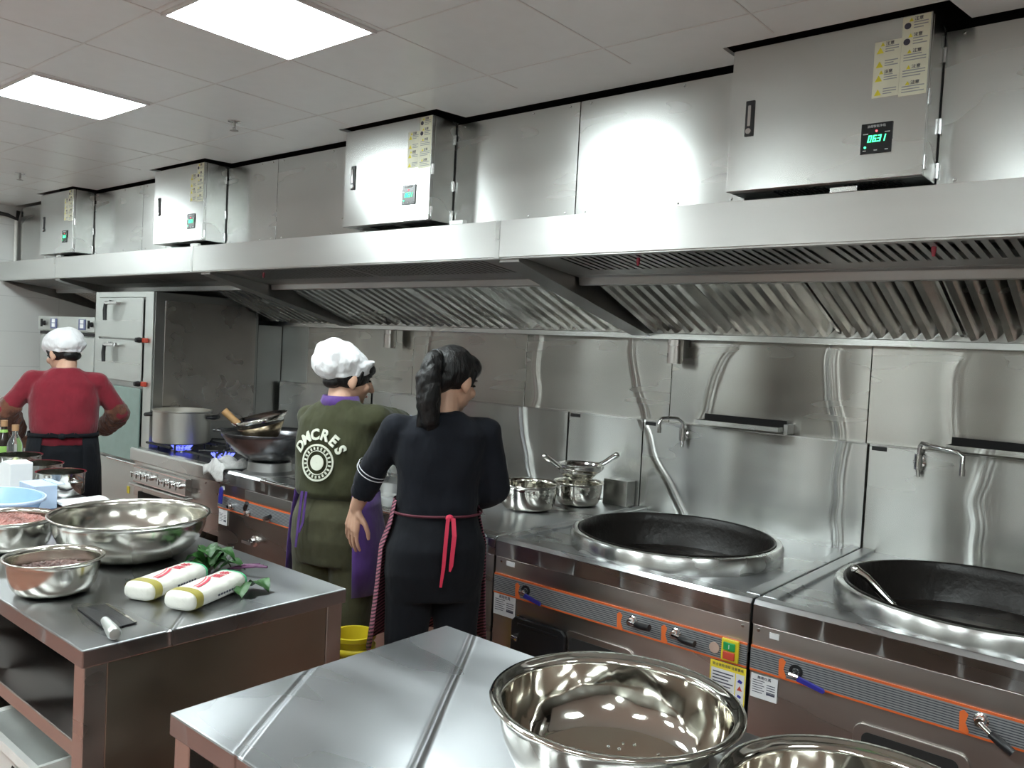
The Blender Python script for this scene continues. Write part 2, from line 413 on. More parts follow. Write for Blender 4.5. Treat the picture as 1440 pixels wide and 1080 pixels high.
# lamps
lamp_labels = {(-2.355, 1.515): 'square white ceiling lamp nearest the camera above the worktables',
               (-3.885, 1.515): 'square white ceiling lamp further left, cut by the left photo edge'}
def ceiling_lamp(cx, cy):
    lab = lamp_labels.get((cx, cy), 'square white ceiling lamp outside the photographed part of the ceiling')
    t = thing('ceiling_lamp', lab, 'ceiling lamp', (cx, cy, ZC - .012), 'square ceiling lamps')
    h = .24
    bm = BM()
    for a in ((cx - h, cx + h, cy - h, cy - h + .012), (cx - h, cx + h, cy + h - .012, cy + h), (cx - h, cx - h + .012, cy - h + .012, cy + h - .012), (cx + h - .012, cx + h, cy - h + .012, cy + h - .012)):
        box(bm, *a, ZC - .01, ZC + .004)
    obj('frame', bm, M['lamp_frame'], t)
    obj('diffuser', boxes((cx - h + .0125, cx + h - .0125, cy - h + .0125, cy + h - .0125, ZC - .007, ZC + .002)), M['lamp'], t)
for cx in (-6.945, -3.885, -2.355, .705): ceiling_lamp(cx, 1.515)
for cx in (-5.415, -3.885, -2.355, -.825, .705): ceiling_lamp(cx, -.52)  # out-of-view lamps added behind the camera to raise the ambient light
for cx in (-5.415, -2.355, .705): ceiling_lamp(cx, -2.05)
def sprinkler(x, y, lab):
    t = thing('sprinkler_head', lab, 'sprinkler', (x, y, ZC), 'ceiling sprinklers')
    bm = BM(); lathe(bm, [(0, 0), (.03, 0), (.03, -.004), (.012, -.008), (0, -.008)], (x, y, ZC), 20); obj('escutcheon', bm, M['chrome'], t, smooth='auto')
    bm = BM(); tube(bm, [(x, y, ZC - .006), (x, y, ZC - .03)], .007); tube(bm, [(x - .012, y, ZC - .028), (x - .008, y, ZC - .045)], .002, 6); tube(bm, [(x + .012, y, ZC - .028), (x + .008, y, ZC - .045)], .002, 6); box(bm, x - .014, x + .014, y - .002, y + .002, ZC - .03, ZC - .026); obj('body', bm, M['steel_dull'], t)
    bm = BM(); lathe(bm, [(0, -.048), (.02, -.046), (.02, -.044), (0, -.043)], (x, y, ZC), 16); obj('deflector', bm, M['steel_dull'], t)
sprinkler(-3.56, 2.12, 'small pendent sprinkler in the ceiling left of the second cabinet from the right')
sprinkler(-6.1, 2.08, 'small pendent sprinkler in the far left corner of the ceiling')
# pipe and grey panel high on the left wall
bm = BM(); tube(bm, [(XL + .03, 2.63, 1.95), (XL + .03, 2.63, 2.45)], .014); rebase(tag(obj('wall_pipe', bm, M['pot_white'], smooth='auto'), 'thin pale vertical pipe on the white left wall above the hood end', 'pipe'), (XL + .03, 2.63, 1.95))
bm = BM(); tube(bm, [(XL + .045, 2.2, 2.5), (XL + .045, 2.4, 2.49), (XL + .045, 2.56, 2.475), (XL + .045, 2.63, 2.45), (XL + .045, 2.64, 2.52)], .016); rebase(tag(obj('black_hose', bm, M['rubber'], smooth=True), 'black cable running along the top of the left wall to the pipe', 'cable'), (XL + .045, 2.4, 2.45))

# ================================================================== extraction hood
HL, HR = -7.76, .75
t = thing('extraction_hood', 'long stainless steel extraction hood over the whole cooking line', 'extraction hood', (-3.5, CY, 1.9))
obj('fascia', boxes((HL, HR, CY, CY + .006, 1.925, 2.072), (HL, HR, CY + .006, CY + .035, 1.919, 1.927), (HL, HR, CY + .006, CY + .15, 2.066, 2.072)), M['steel_fascia'], t, bevel=.0015)
for x in (-2.207, -4.606, -6.6): obj('joint_strip', boxes((x - .012, x + .012, CY - .0015, CY - .0001, 1.921, 2.074)), M['steel_cab'], t)
for x in (-2.45, -4.6, -6.55, -.85): obj('bracket', boxes((x - .04, x + .04, CY + .004, CY + .03, 2.0725, 2.09)), M['plastic_white'] if x > -3 and x < -1 else M['steel_cab'], t, bevel=.002)
# sloped front tray with slots, gutter beam, filter banks, rear rail
DIV = [(-2.165, .11), (-4.50, .11), (-6.62, .09)]
bays = [(-7.7, -6.675), (-6.575, -4.56), (-4.44, -2.225), (-2.105, HR - .06)]
P0, P1 = (CY + .036, 1.926), (CY + .40, 1.889)       # the slotted tray slopes down and back
def tray_z(y): return P0[1] + (P1[1] - P0[1]) * (y - P0[0]) / (P1[0] - P0[0])
for bi, (a, b) in enumerate(bays):
    bm = BM(); ya, yb = P0[0] + .035, P1[0] - .10
    def plate(x0, x1, y0, y1):
        prism(bm, [(y0, tray_z(y0)), (y1, tray_z(y1)), (y1, tray_z(y1) + .004), (y0, tray_z(y0) + .004)], 'x', x0, x1)
    plate(a, b, P0[0], ya); plate(a, b, yb, P1[0])
    m0, m1 = a + .16, b - .1
    plate(a, m0, ya, yb); plate(m1, b, ya, yb)
    n = int((m1 - m0) / .034); w = (m1 - m0) / n
    for i in range(n):
        if i % 30 == 29: plate(m0 + i * w, m0 + (i + 1) * w, ya, yb)
        else: plate(m0 + i * w + w * .42, m0 + (i + 1) * w, ya, yb)
    obj('slotted_tray', bm, M['steel_hood'], t)
    bm = BM()      # rounded gutter and beam below the tray
    prism(bm, [(CY + .385, 1.8885), (CY + .43, 1.886), (CY + .437, 1.852), (CY + .46, 1.852), (CY + .46, 1.94), (CY + .385, 1.94)], 'x', a, b)
    obj('gutter_beam', bm, M['steel_dull'], t, bevel=.004)
    obj('tray_backing', boxes((a, b, CY + .04, CY + .38, 1.985, 1.99)), M['dark'], t)  # near-black sheet, paints the shade seen through the tray slots
    # baffle filters
    fy0, fz0, fy1, fz1 = CY + .56, 1.90, 3.572, 1.706
    L = math.hypot(fy1 - fy0, fz1 - fz0)
    n = max(1, round((b - a) / .5)); w = (b - a) / n

    for k in range(n):
        x0, x1 = a + k * w + .006, a + (k + 1) * w - .006
        bm = BM(); 
        def slab(xa, xb, s0, s1, h0, h1):
            ux, uz = (fy1 - fy0) / L, (fz1 - fz0) / L
            def pt(s, h): return (fy0 + ux * s - uz * h * -1 * 0 + uz * 0, fz0 + uz * s + h)
            prism(bm, [pt(s0, h0), pt(s1, h0), pt(s1, h1), pt(s0, h1)], 'x', xa, xb)
        slab(x0, x0 + .012, 0, L, -.012, .01); slab(x1 - .012, x1, 0, L, -.012, .01)
        nb = 7; pw = (x1 - x0 - .024) / nb
        for q in range(nb):     # tilted V blades with an open notch at their lower end
            xa = x0 + .012 + q * pw
            ux, uz = (fy1 - fy0) / L, (fz1 - fz0) / L
            A = [(xa + pw * .08, -.036), (xa + pw * .42, -.030), (xa + pw * .92, .004), (xa + pw * .92, .008), (xa + pw * .40, -.025), (xa + pw * .06, -.031)]
            va = [bm.verts.new((x, fy0, fz0 + h)) for x, h in A]; vb = [bm.verts.new((x, fy0 + ux * (L - .02), fz0 + uz * (L - .02) + h)) for x, h in A]
            bm.faces.new(va); bm.faces.new(vb[::-1])
            for i in range(6): bm.faces.new((va[i], vb[i], vb[(i + 1) % 6], va[(i + 1) % 6]))
        if bi == 1 and x1 < -5.25 and x0 > -6.3: bm.free(); continue     # no filters over the tall steamer
        o = obj('baffle_filter', bm, M['steel_filter'], t)
    obj('filter_backing', prism(BM(), [(fy0, fz0 + .045), (fy1, fz1 + .045), (fy1, fz1 + .05), (fy0, fz0 + .05)], 'x', a if bi != 1 else -5.25, b), M['dark'], t)  # near-black sheet, paints the shade in the gaps between filter blades
for dx, dw in DIV:      # dividers between the bays
    bm = BM()
    prism(bm, [(CY + .03, 1.908), (3.60, 1.655), (3.60, 1.70), (3.2, 2.06), (CY + .03, 2.06)], 'x', dx - dw / 2 + .004, dx + dw / 2 - .004)
    prism(bm, [(CY + .03, 1.9075), (3.60, 1.6545), (3.60, 1.6585), (CY + .03, 1.9115)], 'x', dx - dw / 2, dx + dw / 2)
    obj('divider', bm, M['steel_hood'], t, bevel=.002)
obj('rear_rail', boxes((HL, HR, 3.575, 3.625, 1.648, 1.676), (HL, HR, 3.6, 3.625, 1.676, 1.72)), M['steel_cab'], t, bevel=.002)
for x in (HL + .02, HR - .03): obj('end_panel', prism(BM(), [(CY + .008, 1.925), (CY + .2, 1.87), (3.62, 1.66), (3.62, 2.066), (CY + .008, 2.064)], 'x', x - .01, x + .01), M['steel_hood'], t)
obj('hood_top', boxes((HL, HR, CY + .15, 3.64, 2.066, 2.072)), M['steel_dull'], t)
for x in (-4.05, -1.62, -.62):
    y = P0[0] + .09; z = tray_z(y)
    bm = BM(); tube(bm, [(x, y, z + .012), (x, y, z - .012), (x, y, z - .028)], [.007, .007, .004], 10); obj('nozzle_bulb', bm, M['red_bulb'], t, smooth='auto')

# duct boxing above the hood
duct = [(-.634, .75, 'plain steel duct panel right of the biggest control cabinet'),
        (-1.938, -1.226, 'steel duct panel with a bright lamp reflection, left of the biggest cabinet'),
        (-2.614, -1.938, 'greyer steel duct panel right of the second control cabinet'),
        (-3.985, -3.206, 'steel duct panel left of the second control cabinet'),
        (-4.499, -3.985, 'narrow steel duct panel right of the third control cabinet'),
        (-5.55, -5.091, 'narrow steel duct panel left of the third control cabinet'),
        (-6.299, -5.55, 'dim steel duct panel right of the leftmost control cabinet'),
        (-7.72, -6.891, 'dim steel duct panel at the far left end of the hood')]
for a, b, lab in duct:
    t = thing('duct_panel', lab, 'duct panel', ((a + b) / 2, 2.655, 2.08), 'duct panels above the hood')
    obj('sheet', boxes((a + .002, b - .002, 2.65, 2.658, 2.098, 2.545)), M['steel_duct'], t, bevel=.001)
    obj('return_edge', boxes((a + .002, a + .012, 2.6585, 2.95, 2.098, 2.545), (b - .012, b - .002, 2.6585, 2.95, 2.098, 2.545)), M['steel_dull'], t)
    for sx in (a + .05, b - .05, (a + b) / 2 + .1):
        for sz in (2.112, 2.532):
            bm = BM(); lathe(bm, [(0, .004), (.004, .003), (.0055, 0)], (sx, 2.65, sz), 10, (0, -1, 0)); obj('screw', bm, M['chrome'], t)
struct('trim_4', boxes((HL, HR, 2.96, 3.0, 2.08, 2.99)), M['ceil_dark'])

# ================================================================== control cabinets
SEGS = {'0': 'abcdef', '6': 'afedcg', '3': 'abgcd', '1': 'bc'}
def seven(bm, ch, x, y, z, h):
    w = h * .5; th = h * .13; sl = .18
    th = h * .15
    S = {'a': (0, w, h - th, h), 'd': (0, w, 0, th), 'g': (0, w, h / 2 - th / 2, h / 2 + th / 2), 'f': (0, th, h / 2, h), 'e': (0, th, 0, h / 2), 'b': (w - th, w, h / 2, h), 'c': (w - th, w, 0, h / 2)}
    for s in SEGS[ch]:
        a, b, c, d = S[s]
        prism(bm, [(x + a + sl * c, z + c), (x + b + sl * c, z + c), (x + b + sl * d, z + d), (x + a + sl * d, z + d)], 'y', y - .0012, y)
def cabinet(xr, lab):
    x0, x1, z0, z1, yb = xr - .59, xr, 2.103, 2.556, 2.95
    t = thing('control_cabinet', lab, 'control cabinet', ((x0 + x1) / 2, 2.7, z0), 'control cabinets on the hood')
    bm = BM(); box(bm, x0 + .004, x1, CY + .02, yb, z0, z1); obj('body', bm, M['steel_cab'], t, bevel=.002)
    obj('door', boxes((x0, x1, CY, CY + .018, z0, z1)), M['steel_cab'], t, bevel=.002)
    hx = x0 + .068
    h = obj('handle', boxes((hx - .015, hx + .015, CY - .004, CY - .0002, 2.275, 2.388)), M['black'], t, bevel=.003)
    bm = BM(); box(bm, hx - .005, hx + .005, CY - .009, CY - .0042, 2.305, 2.372); obj('lever', bm, M['chrome'], h, bevel=.002)
    bm = BM(); lathe(bm, [(0, .006), (.009, .006), (.0105, 0)], (hx, CY - .004, 2.29), 16, (0, -1, 0)); obj('lock', bm, M['chrome'], h, smooth='auto')
    for zz in (2.27, 2.475, 2.14):     # two hinges along the side edge
        bm = BM(); tube(bm, [(x1 + .004, CY + .14 if zz != 2.27 else CY + .142, zz - .022), (x1 + .004, CY + .14, zz + .022)], .005, 10); obj('hinge', bm, M['chrome'], t, smooth='auto')
    obj('side_seam', boxes((x1 + .0002, x1 + .002, CY + .1445, CY + .1475, z0 + .004, z1 - .004)), M['dark'], t)
    bm = BM(); tube(bm, [(x1 + .003, CY + .012, 2.30), (x1 + .003, CY + .012, 2.345)], .004, 8); tube(bm, [(x1 + .003, CY + .012, 2.12), (x1 + .003, CY + .012, 2.16)], .004, 8); obj('hinge_pin', bm, M['chrome'], t)
    for a in (.14, .36):
        bm = BM()
        for i in range(12): box(bm, x0 + a + i * .014, x0 + a + i * .014 + .009, CY + .05, CY + .12, z0 - .0015, z0 - .0002)
        obj('vent_grille', bm, M['dark'], t)
    # two warning stickers
    for (sx0, sx1, sz0, sz1, rows, icon) in ((x1 - .150, x1 - .078, 2.336, 2.496, 8, 'tri'), (x1 - .0775, x1 - .004, 2.330, 2.552, 11, 'dot')):
        s = obj('warning_sticker', boxes((sx0, sx1, CY - .0012, CY - .0002, sz0, sz1)), M['cream_label'], t)
        bi, by, bh = BM(), BM(), BM()
        H = sz1 - sz0; n = 4 if icon == 'tri' else 5
        for i in range(n):
            zt = sz1 - H * (i + .5) / n
            head = icon == 'dot' or i in (0, 2)
            if head:
                merge(bh, on_front(text_bm('注意', .012), (sx0 + sx1) / 2 + .006, CY - .0016, zt + H / n * .28))
                bx = (sx0 + sx1) / 2 - .014
                prism(by, [(bx - .006, zt + H / n * .28 - .005), (bx + .006, zt + H / n * .28 - .005), (bx, zt + H / n * .28 + .006)], 'y', CY - .0018, CY - .0013)
            for q in range(3):
                zz = zt + H / n * (.05 - .17 * q); box(bi, sx0 + (.03 if (icon == 'tri' or i < 2) else .008), sx1 - .006 - .012 * ((q * 7 + i) % 3 == 2), CY - .0016, CY - .0013, zz, zz + .0028)
            if icon == 'tri':
                prism(by, [(sx0 + .006, zt - .014), (sx0 + .026, zt - .014), (sx0 + .016, zt + .004)], 'y', CY - .0018, CY - .0013)
            elif i < 2:
                lathe(bh, [(0, .0006), (.009, .0006), (.009, 0)], (sx0 + .014, CY - .0013, zt - .004), 18, (0, -1, 0))
        obj('fine_print', bi, M['ink_grey'], s); obj('warning_triangle', by, M['warn_yellow'], s); obj('heading', bh, M['ink'], s)
    # control display
    dx0, dx1, dz0, dz1 = x1 - .172, x1 - .085, 2.176, 2.264
    d = obj('display', boxes((dx0, dx1, CY - .004, CY - .0002, dz0, dz1)), M['panel_black'], t, bevel=.0015)
    yy = CY - .0045; cx = (dx0 + dx1) / 2
    bm = text_bm('油烟智能净化', .0085); on_front(bm, cx - .001, yy, dz1 - .010)
    for u, v, wd in ((-.030, .012, .014), (.030, .014, .014), (-.031, -.036, .009), (0, -.036, .009), (.030, -.036, .009)): box(bm, cx + u - wd / 2, cx + u + wd / 2, yy - .0004, yy, dz0 + .044 + v, dz0 + .0465 + v)
    obj('print', bm, M['panel_text'], d)
    bm = BM()
    for ch, u in (('0', -.024), ('6', -.011), ('3', .002), ('1', .014)): seven(bm, ch, cx + u, yy, 2.209, .0195)
    lathe(bm, [(0, .001), (.0016, .001), (.0016, 0)], (cx + .0005, yy, 2.2105), 8, (0, -1, 0))
    obj('digits', bm, M['led_green'], d)
    bm = BM(); lathe(bm, [(0, .002), (.0035, .001), (.0035, 0)], (dx0 + .014, yy, dz0 + .019), 12, (0, -1, 0)); obj('status_light', bm, M['led_green'], d)
    bm = BM(); lathe(bm, [(0, .002), (.003, .001), (.003, 0)], (cx, yy, dz1 - .024), 12, (0, -1, 0)); obj('alarm_light', bm, M['led_red'], d)
for xr, lab in zip(CABX, ('biggest nearest steel control cabinet showing 06.31, at top right above the hood',
                          'second steel control cabinet from the right, above the woman in black',
                          'third steel control cabinet from the right, above the tall steamer',
                          'smallest farthest steel control cabinet at the left end of the hood')):
    cabinet(xr, lab)

# ================================================================== wall cladding above the cooking line
seams = [-5.0, -3.883, -2.945, -2.012, -1.068, -.12, .75]
names = ['steel wall panel behind the capped woman in green', 'steel wall panel behind the dark haired woman in black', 'steel wall panel above the two small mixing bowls', 'steel wall panel above the left big wok', 'steel wall panel above the right big wok', 'steel wall panel at the right end of the wall']
segs_ = [(-7.0, -6.1), (-5.322, -5.0)] + list(zip(seams, seams[1:]))
names = ['steel wall panel behind the steamers at far left', 'narrow dull steel wall strip just right of the tall steamer'] + names
for (a, b), lab in zip(segs_, names):
    o = obj('wall_panel', boxes((a + .0015, b - .0015, 3.635, 3.655, 1.225, 1.72)), M['steel_grey' if b < -4.9 else 'steel_wall'], bevel=.0015)
    rebase(tag(o, lab, 'wall panel', 'steel panels on the back wall'), ((a + b) / 2, 3.645, 1.225))

# ================================================================== cooking line
def knob_lever(t, x, z, ang, lever=True, handle='black'):
    """brass-and-chrome gas cock with a black lever on the front panel"""
    y = CY - .002
    bm = BM(); lathe(bm, [(0, .03), (.012, .03), (.015, .022), (.015, .008), (.019, .006), (.019, 0)], (x, y, z), 18, (0, -1, 0))
    k = obj('gas_valve', bm, M['chrome'], t, smooth='auto')
    dx, dz = math.cos(ang), math.sin(ang)
    bm = BM(); tube(bm, [(x, y - .028, z), (x + dx * .02, y - .036, z + dz * .02), (x + dx * .035, y - .042, z + dz * .035)], .0075, 10); obj('lever_arm', bm, M['chrome'], k, smooth='auto')
    bm = BM(); tube(bm, [(x + dx * .033, y - .041, z + dz * .033), (x + dx * .06, y - .05, z + dz * .055), (x + dx * .095, y - .054, z + dz * .09)], [.010, .0125, .0115], 10); obj('lever_grip', bm, M[handle], k, smooth='auto')
def water_cock(t, x, z):
    bm = BM(); lathe(bm, [(.021, 0), (.021, .003), (.011, .003), (.011, .001)], (x, CY - .003, z), 22, (0, -1, 0)); obj('cock_collar', bm, M['black'], t)
    bm = BM(); tube(bm, [(x, CY - .002, z), (x, CY - .03, z - .004)], .0075, 10); tube(bm, [(x - .012, CY - .028, z - .004), (x + .016, CY - .028, z - .006)], .006, 8)
    k = obj('water_cock', bm, M['chrome'], t, smooth='auto')
    bm = BM(); prism(bm, [(x + .012, z - .018), (x + .095, z - .033), (x + .1, z - .026), (x + .095, z - .018), (x + .02, z - .002)], 'y', CY - .036, CY - .028)
    obj('blue_handle', bm, M['blue_print'], k, bevel=.002)
def orange_tag(t, x, z):
    bm = BM(); prism(bm, [(x - .016, z - .03), (x + .004, z - .034), (x + .008, z - .026), (x - .002, z - .004), (x + .004, z + .02), (x - .008, z + .03), (x - .018, z + .022)], 'y', CY - .0045, CY - .0032); obj('orange_tag', bm, M['orange'], t)
def print_label(t, x0, x1, z0, z1, head, nm='data_label'):
    s = obj(nm, boxes((x0, x1, CY - .0018, CY - .0004, z0, z1)), M['white_label'], t)
    bm = BM(); w = x1 - x0; h = z1 - z0
    if head: merge(bm, on_front(text_bm(head, w * .13), (x0 + x1) / 2, CY - .0022, z1 - h * .12))
    for i in range(6):
        z = z1 - h * (.27 + i * .1); box(bm, x0 + w * .07, x0 + w * (.45 if i % 2 else .52), CY - .0023, CY - .0019, z, z + h * .03)
        if i > 0: box(bm, x0 + w * .6, x0 + w * .92, CY - .0023, CY - .0019, z, z + h * (.09 if i == 5 else .035))
    obj('print', bm, M['ink'], s)
def range_body(t, x0, x1, ztop=.80, toe=.12):
    obj('body', boxes((x0 + .003, x1 - .003, CY + .004, 3.6, toe, .722)), M['steel_body'], t, bevel=.002)
    for lx in (x0 + .06, x1 - .06):
        for ly in (CY + .08, 3.5):
            bm = BM(); tube(bm, [(lx, ly, 0), (lx, ly, .02), (lx, ly, .13)], [.028, .022, .022], 14); obj('foot', bm, M['steel_dull'], t, smooth='auto')
def hole_plate(bm, x0, x1, y0, y1, z, cx, cy, r, seg=64):
    """flat plate with a round hole, meshed as a ring of quads out to the rectangle"""
    inn, out = [], []
    for k in range(seg):
        a = 2 * PI * (k + .5) / seg; c, s = math.cos(a), math.sin(a)
        q = min(((x1 - cx) / c) if c > 1e-9 else ((x0 - cx) / c) if c < -1e-9 else 1e9, ((y1 - cy) / s) if s > 1e-9 else ((y0 - cy) / s) if s < -1e-9 else 1e9)
        inn.append(bm.verts.new((cx + r * c, cy + r * s, z))); out.append(bm.verts.new((cx + q * c, cy + q * s, z)))
    for k in range(seg):
        k2 = (k + 1) % seg; bm.faces.new((inn[k], out[k], out[k2], inn[k2]))
    for (px, py) in ((x0, y0), (x1, y0), (x1, y1), (x0, y1)):
        best = min(range(seg), key=lambda k: (out[k].co.x + out[(k + 1) % seg].co.x - 2 * px) ** 2 + (out[k].co.y + out[(k + 1) % seg].co.y - 2 * py) ** 2)
        c = bm.verts.new((px, py, z)); bm.faces.new((out[best], c, out[(best + 1) % seg]))
    return inn
def big_wok_range(x0, x1, cx, cy, r, lab, panlab):
    t = thing('big_wok_range', lab, 'wok range', ((x0 + x1) / 2, 3.05, 0), 'big wok ranges')
    range_body(t, x0, x1)
    bm = BM()       # pressed worktop: rolled front lip, raised side ridges, sunken field with a hole
    prism(bm, [(CY, .722), (CY, .785), (CY + .012, .8), (CY + .055, .8), (CY + .07, .790), (CY + .07, .722)], 'x', x0 + .001, x1 - .001)
    for a, b in ((x0 + .001, x0 + .05), (x1 - .05, x1 - .001)): box(bm, a, b, CY + .07, 3.6, .775, .80)
    hole_plate(bm, x0 + .05, x1 - .05, CY + .07, 3.6, .788, cx, cy, r + .01)
    obj('worktop', bm, M['steel_top'], t, bevel=.003)
    bm = BM(); lathe(bm, [(r + .026, .7885), (r + .026, .835), (r + .018, .85), (r + .004, .853), (r - .012, .848), (r - .012, .70)], (cx, cy, 0), 72); obj('rim_ring', bm, M['steel_cab'], t, smooth='auto')
    bm = BM(); prof = [(r - .003, .8535), (r - .008, .857), (r - .014, .852)]
    for i in range(1, 15):
        a = i / 14 * PI / 2; prof.append(((r - .016) * math.cos(a) ** .8 if i < 14 else 0, .85 - .30 * math.sin(a)))
    lathe(bm, prof, (cx, cy, 0), 72); w = obj('wok_pan', bm, M['iron'], t, smooth=True)
    w['label'] = panlab
    # splashback sheet with a folded top ledge
    bm = BM(); box(bm, x0 + .002, x1 - .002, 3.6, 3.612, .785, 1.235); box(bm, x0 + .002, x1 - .002, 3.6, 3.634, 1.235, 1.24)
    s = obj('splashback', bm, M['steel_splash'], t, bevel=.0015)
    bl = obj('name_sticker', boxes((x0 + .012, x0 + .072, 3.5985, 3.5998, 1.214, 1.232)), M['black'], s)
    return t
def stripe_panel(t, x0, x1):
    m = bands('striped_front_decal', 'z', .575, .655, STRIPE)
    obj('striped_panel', boxes((x0 + .004, x1 - .004, CY - .003, CY + .0035, .575, .655)), m, t)
def ash_door(t, x0, x1, z0, z1, dark=True):
    bm = BM(); r = .02
    def rr(x0, x1, z0, z1, r):
        pts = []
        for cx, cz, a0 in ((x1 - r, z1 - r, 0), (x0 + r, z1 - r, PI / 2), (x0 + r, z0 + r, PI), (x1 - r, z0 + r, 1.5 * PI)):
            pts += [(cx + r * math.cos(a0 + k * PI / 10), cz + r * math.sin(a0 + k * PI / 10)) for k in range(6)]
        return pts
    prism(bm, rr(x0, x1, z0, z1, .03), 'y', CY - .004, CY + .003); f = obj('inspection_door', bm, M['steel_body'], t, bevel=.0015)
    bm = BM(); prism(bm, rr(x0 + .025, x1 - .025, z0 + .025, z1 - .022, .02), 'y', CY - .006, CY - .0042); obj('opening', bm, M['dark'], f)
    return f
R1 = big_wok_range(-2.135, -1.05, -1.583, 2.965, .395, 'left big wok range with an empty black wok, beside the small bowls', 'wide black cast iron wok, empty')
R2 = big_wok_range(-1.045, .04, -.49, 2.975, .415, 'right big wok range holding a ladle in its black wok', 'wide black cast iron wok with a wet bottom')
for t, x0, x1 in ((R1, -2.135, -1.05), (R2, -1.045, .04)): stripe_panel(t, x0, x1)
# fittings of the left one
orange_tag(R1, -2.0, .61); water_cock(R1, -1.965, .618)
orange_tag(R1, -1.525, .61); knob_lever(R1, -1.475, .622, .12)
orange_tag(R1, -1.345, .61); knob_lever(R1, -1.305, .622, .02)
print_label(R1, -2.128, -2.015, .49, .574, '商用灶具')
bm = BM(); lathe(bm, [(0, .003), (.018, .003), (.018, 0)], (-1.165, CY - .003, .612), 22, (0, -1, 0)); obj('blank_cap', bm, plain('pale_copper', (.5, .36, .3), .45), R1)
sw = obj('start_switch', boxes((-1.137, -1.078, CY - .014, CY - .0032, .583, .655)), M['yellow_plastic'], R1, bevel=.003)
obj('start_button', boxes((-1.128, -1.088, CY - .02, CY - .0142, .62, .646)), M['green_button'], sw, bevel=.002)
obj('stop_button', boxes((-1.128, -1.088, CY - .02, CY - .0142, .59, .616)), M['red_plastic'], sw, bevel=.002)
bm = BM(); box(bm, -1.1085, -1.1065, CY - .0206, CY - .0201, .626, .640); obj('on_mark', bm, M['white_label'], sw)
yl = obj('caution_label', boxes((-1.176, -1.052, CY - .0018, CY - .0004, .435, .572)), M['white_label'], R1)
bm = BM(); box(bm, -1.176, -1.052, CY - .0022, CY - .0019, .548, .572); box(bm, -1.176, -1.172, CY - .0022, CY - .0019, .435, .548); box(bm, -1.056, -1.052, CY - .0022, CY - .0019, .435, .548); box(bm, -1.088, -1.085, CY - .0022, CY - .0019, .435, .548); obj('yellow_border', bm, M['yellow_label'], yl)
bm = on_front(text_bm('安全使用须知 注意事项', .0105), -1.114, CY - .0024, .560)
for i in range(9): box(bm, -1.166, -1.094 - .008 * (i % 3), CY - .0023, CY - .0019, .534 - i * .0105, .538 - i * .0105)
obj('print', bm, M['ink'], yl)
bm = BM(); prism(bm, [(-1.08, .495), (-1.062, .495), (-1.071, .511)], 'y', CY - .0024, CY - .0019); obj('warning_triangle', bm, M['red_plastic'], yl)
bm = BM(); lathe(bm, [(.005, 0), (.005, .0005), (.008, .0005), (.008, 0)], (-1.071, CY - .0019, .452), 20, (0, -1, 0)); prism(bm, [(-1.078, .474), (-1.066, .470), (-1.064, .478), (-1.076, .482)], 'y', CY - .0024, CY - .0019); prism(bm, [(-1.08, .522), (-1.066, .518), (-1.062, .526), (-1.074, .532)], 'y', CY - .0024, CY - .0019); obj('pictogram', bm, M['blue_print'], yl)
obj('small_sticker', boxes((-2.074, -2.033, CY + .0008, CY + .0034, .694, .712)), M['white_label'], R1)
f = ash_door(R1, -1.77, -1.47, .33, .515)
bm = BM(); prism(bm, [(-2.02, .33), (-1.755, .33), (-1.755, .492), (-1.775, .512), (-2.0, .512), (-2.02, .492)], 'y', CY - .018, CY - .006); dr = obj('sliding_shutter', bm, M['black'], R1, bevel=.006)
bm = BM(); box(bm, -1.985, -1.79, CY - .022, CY - .0185, .478, .49); obj('shutter_rib', bm, M['black'], dr, bevel=.002)
bm = BM(); tube(bm, [(-1.995, CY - .018, .437), (-1.995, CY - .04, .437)], .006, 10); tube(bm, [(-1.995, CY - .038, .437), (-1.965, CY - .044, .435)], .006, 10); lathe(bm, [(0, .008), (.01, .004), (.01, -.006), (0, -.008)], (-1.965, CY - .044, .435), 12, (1, 0, 0)); obj('shutter_latch', bm, M['chrome'], dr, smooth='auto')
# fittings of the right one
orange_tag(R2, -.93, .612); water_cock(R2, -.893, .612)
orange_tag(R2, -.425, .612); knob_lever(R2, -.39, .628, -.5)
print_label(R2, -1.035, -.948, .492, .567, '商用灶具')
obj('small_sticker', boxes((-.985, -.955, CY + .0008, CY + .0034, .69, .708)), M['white_label'], R2)
ash_door(R2, -.715, -.41, .33, .518)
for t, xs in ((R1, (-1.075, -2.1)), (R2, (-1.022, .02))):
    for x in xs:
        bm = BM(); lathe(bm, [(0, .005), (.005, .004), (.006, 0)], (x, CY + .004, .706), 10, (0, -1, 0)); obj('screw', bm, M['chrome'], t)

# preparation unit with the small bowls
t = thing('prep_counter', 'narrow plain steel counter between the wok ranges carrying small bowls', 'counter', (-2.37, 3.05, 0))
range_body(t, -2.6, -2.14)
bm = BM(); prism(bm, [(CY, .722), (CY, .788), (CY + .012, .8), (3.6, .8), (3.6, .722)], 'x', -2.599, -2.137); obj('worktop', bm, M['steel_top'], t, bevel=.003)
bm = BM(); box(bm, -2.597, -2.139, 3.6, 3.612, .801, 1.235); box(bm, -2.597, -2.139, 3.6, 3.634, 1.235, 1.24); s = obj('splashback', bm, M['steel_splash'], t, bevel=.0015)
obj('name_sticker', boxes((-2.588, -2.525, 3.5985, 3.5998, 1.215, 1.232)), M['black'], s)
bm = BM(); obj('shelf_box', boxes((-2.29, -2.148, 3.5, 3.598, .8005, .93)), M['steel_splash'], t, bevel=.003)

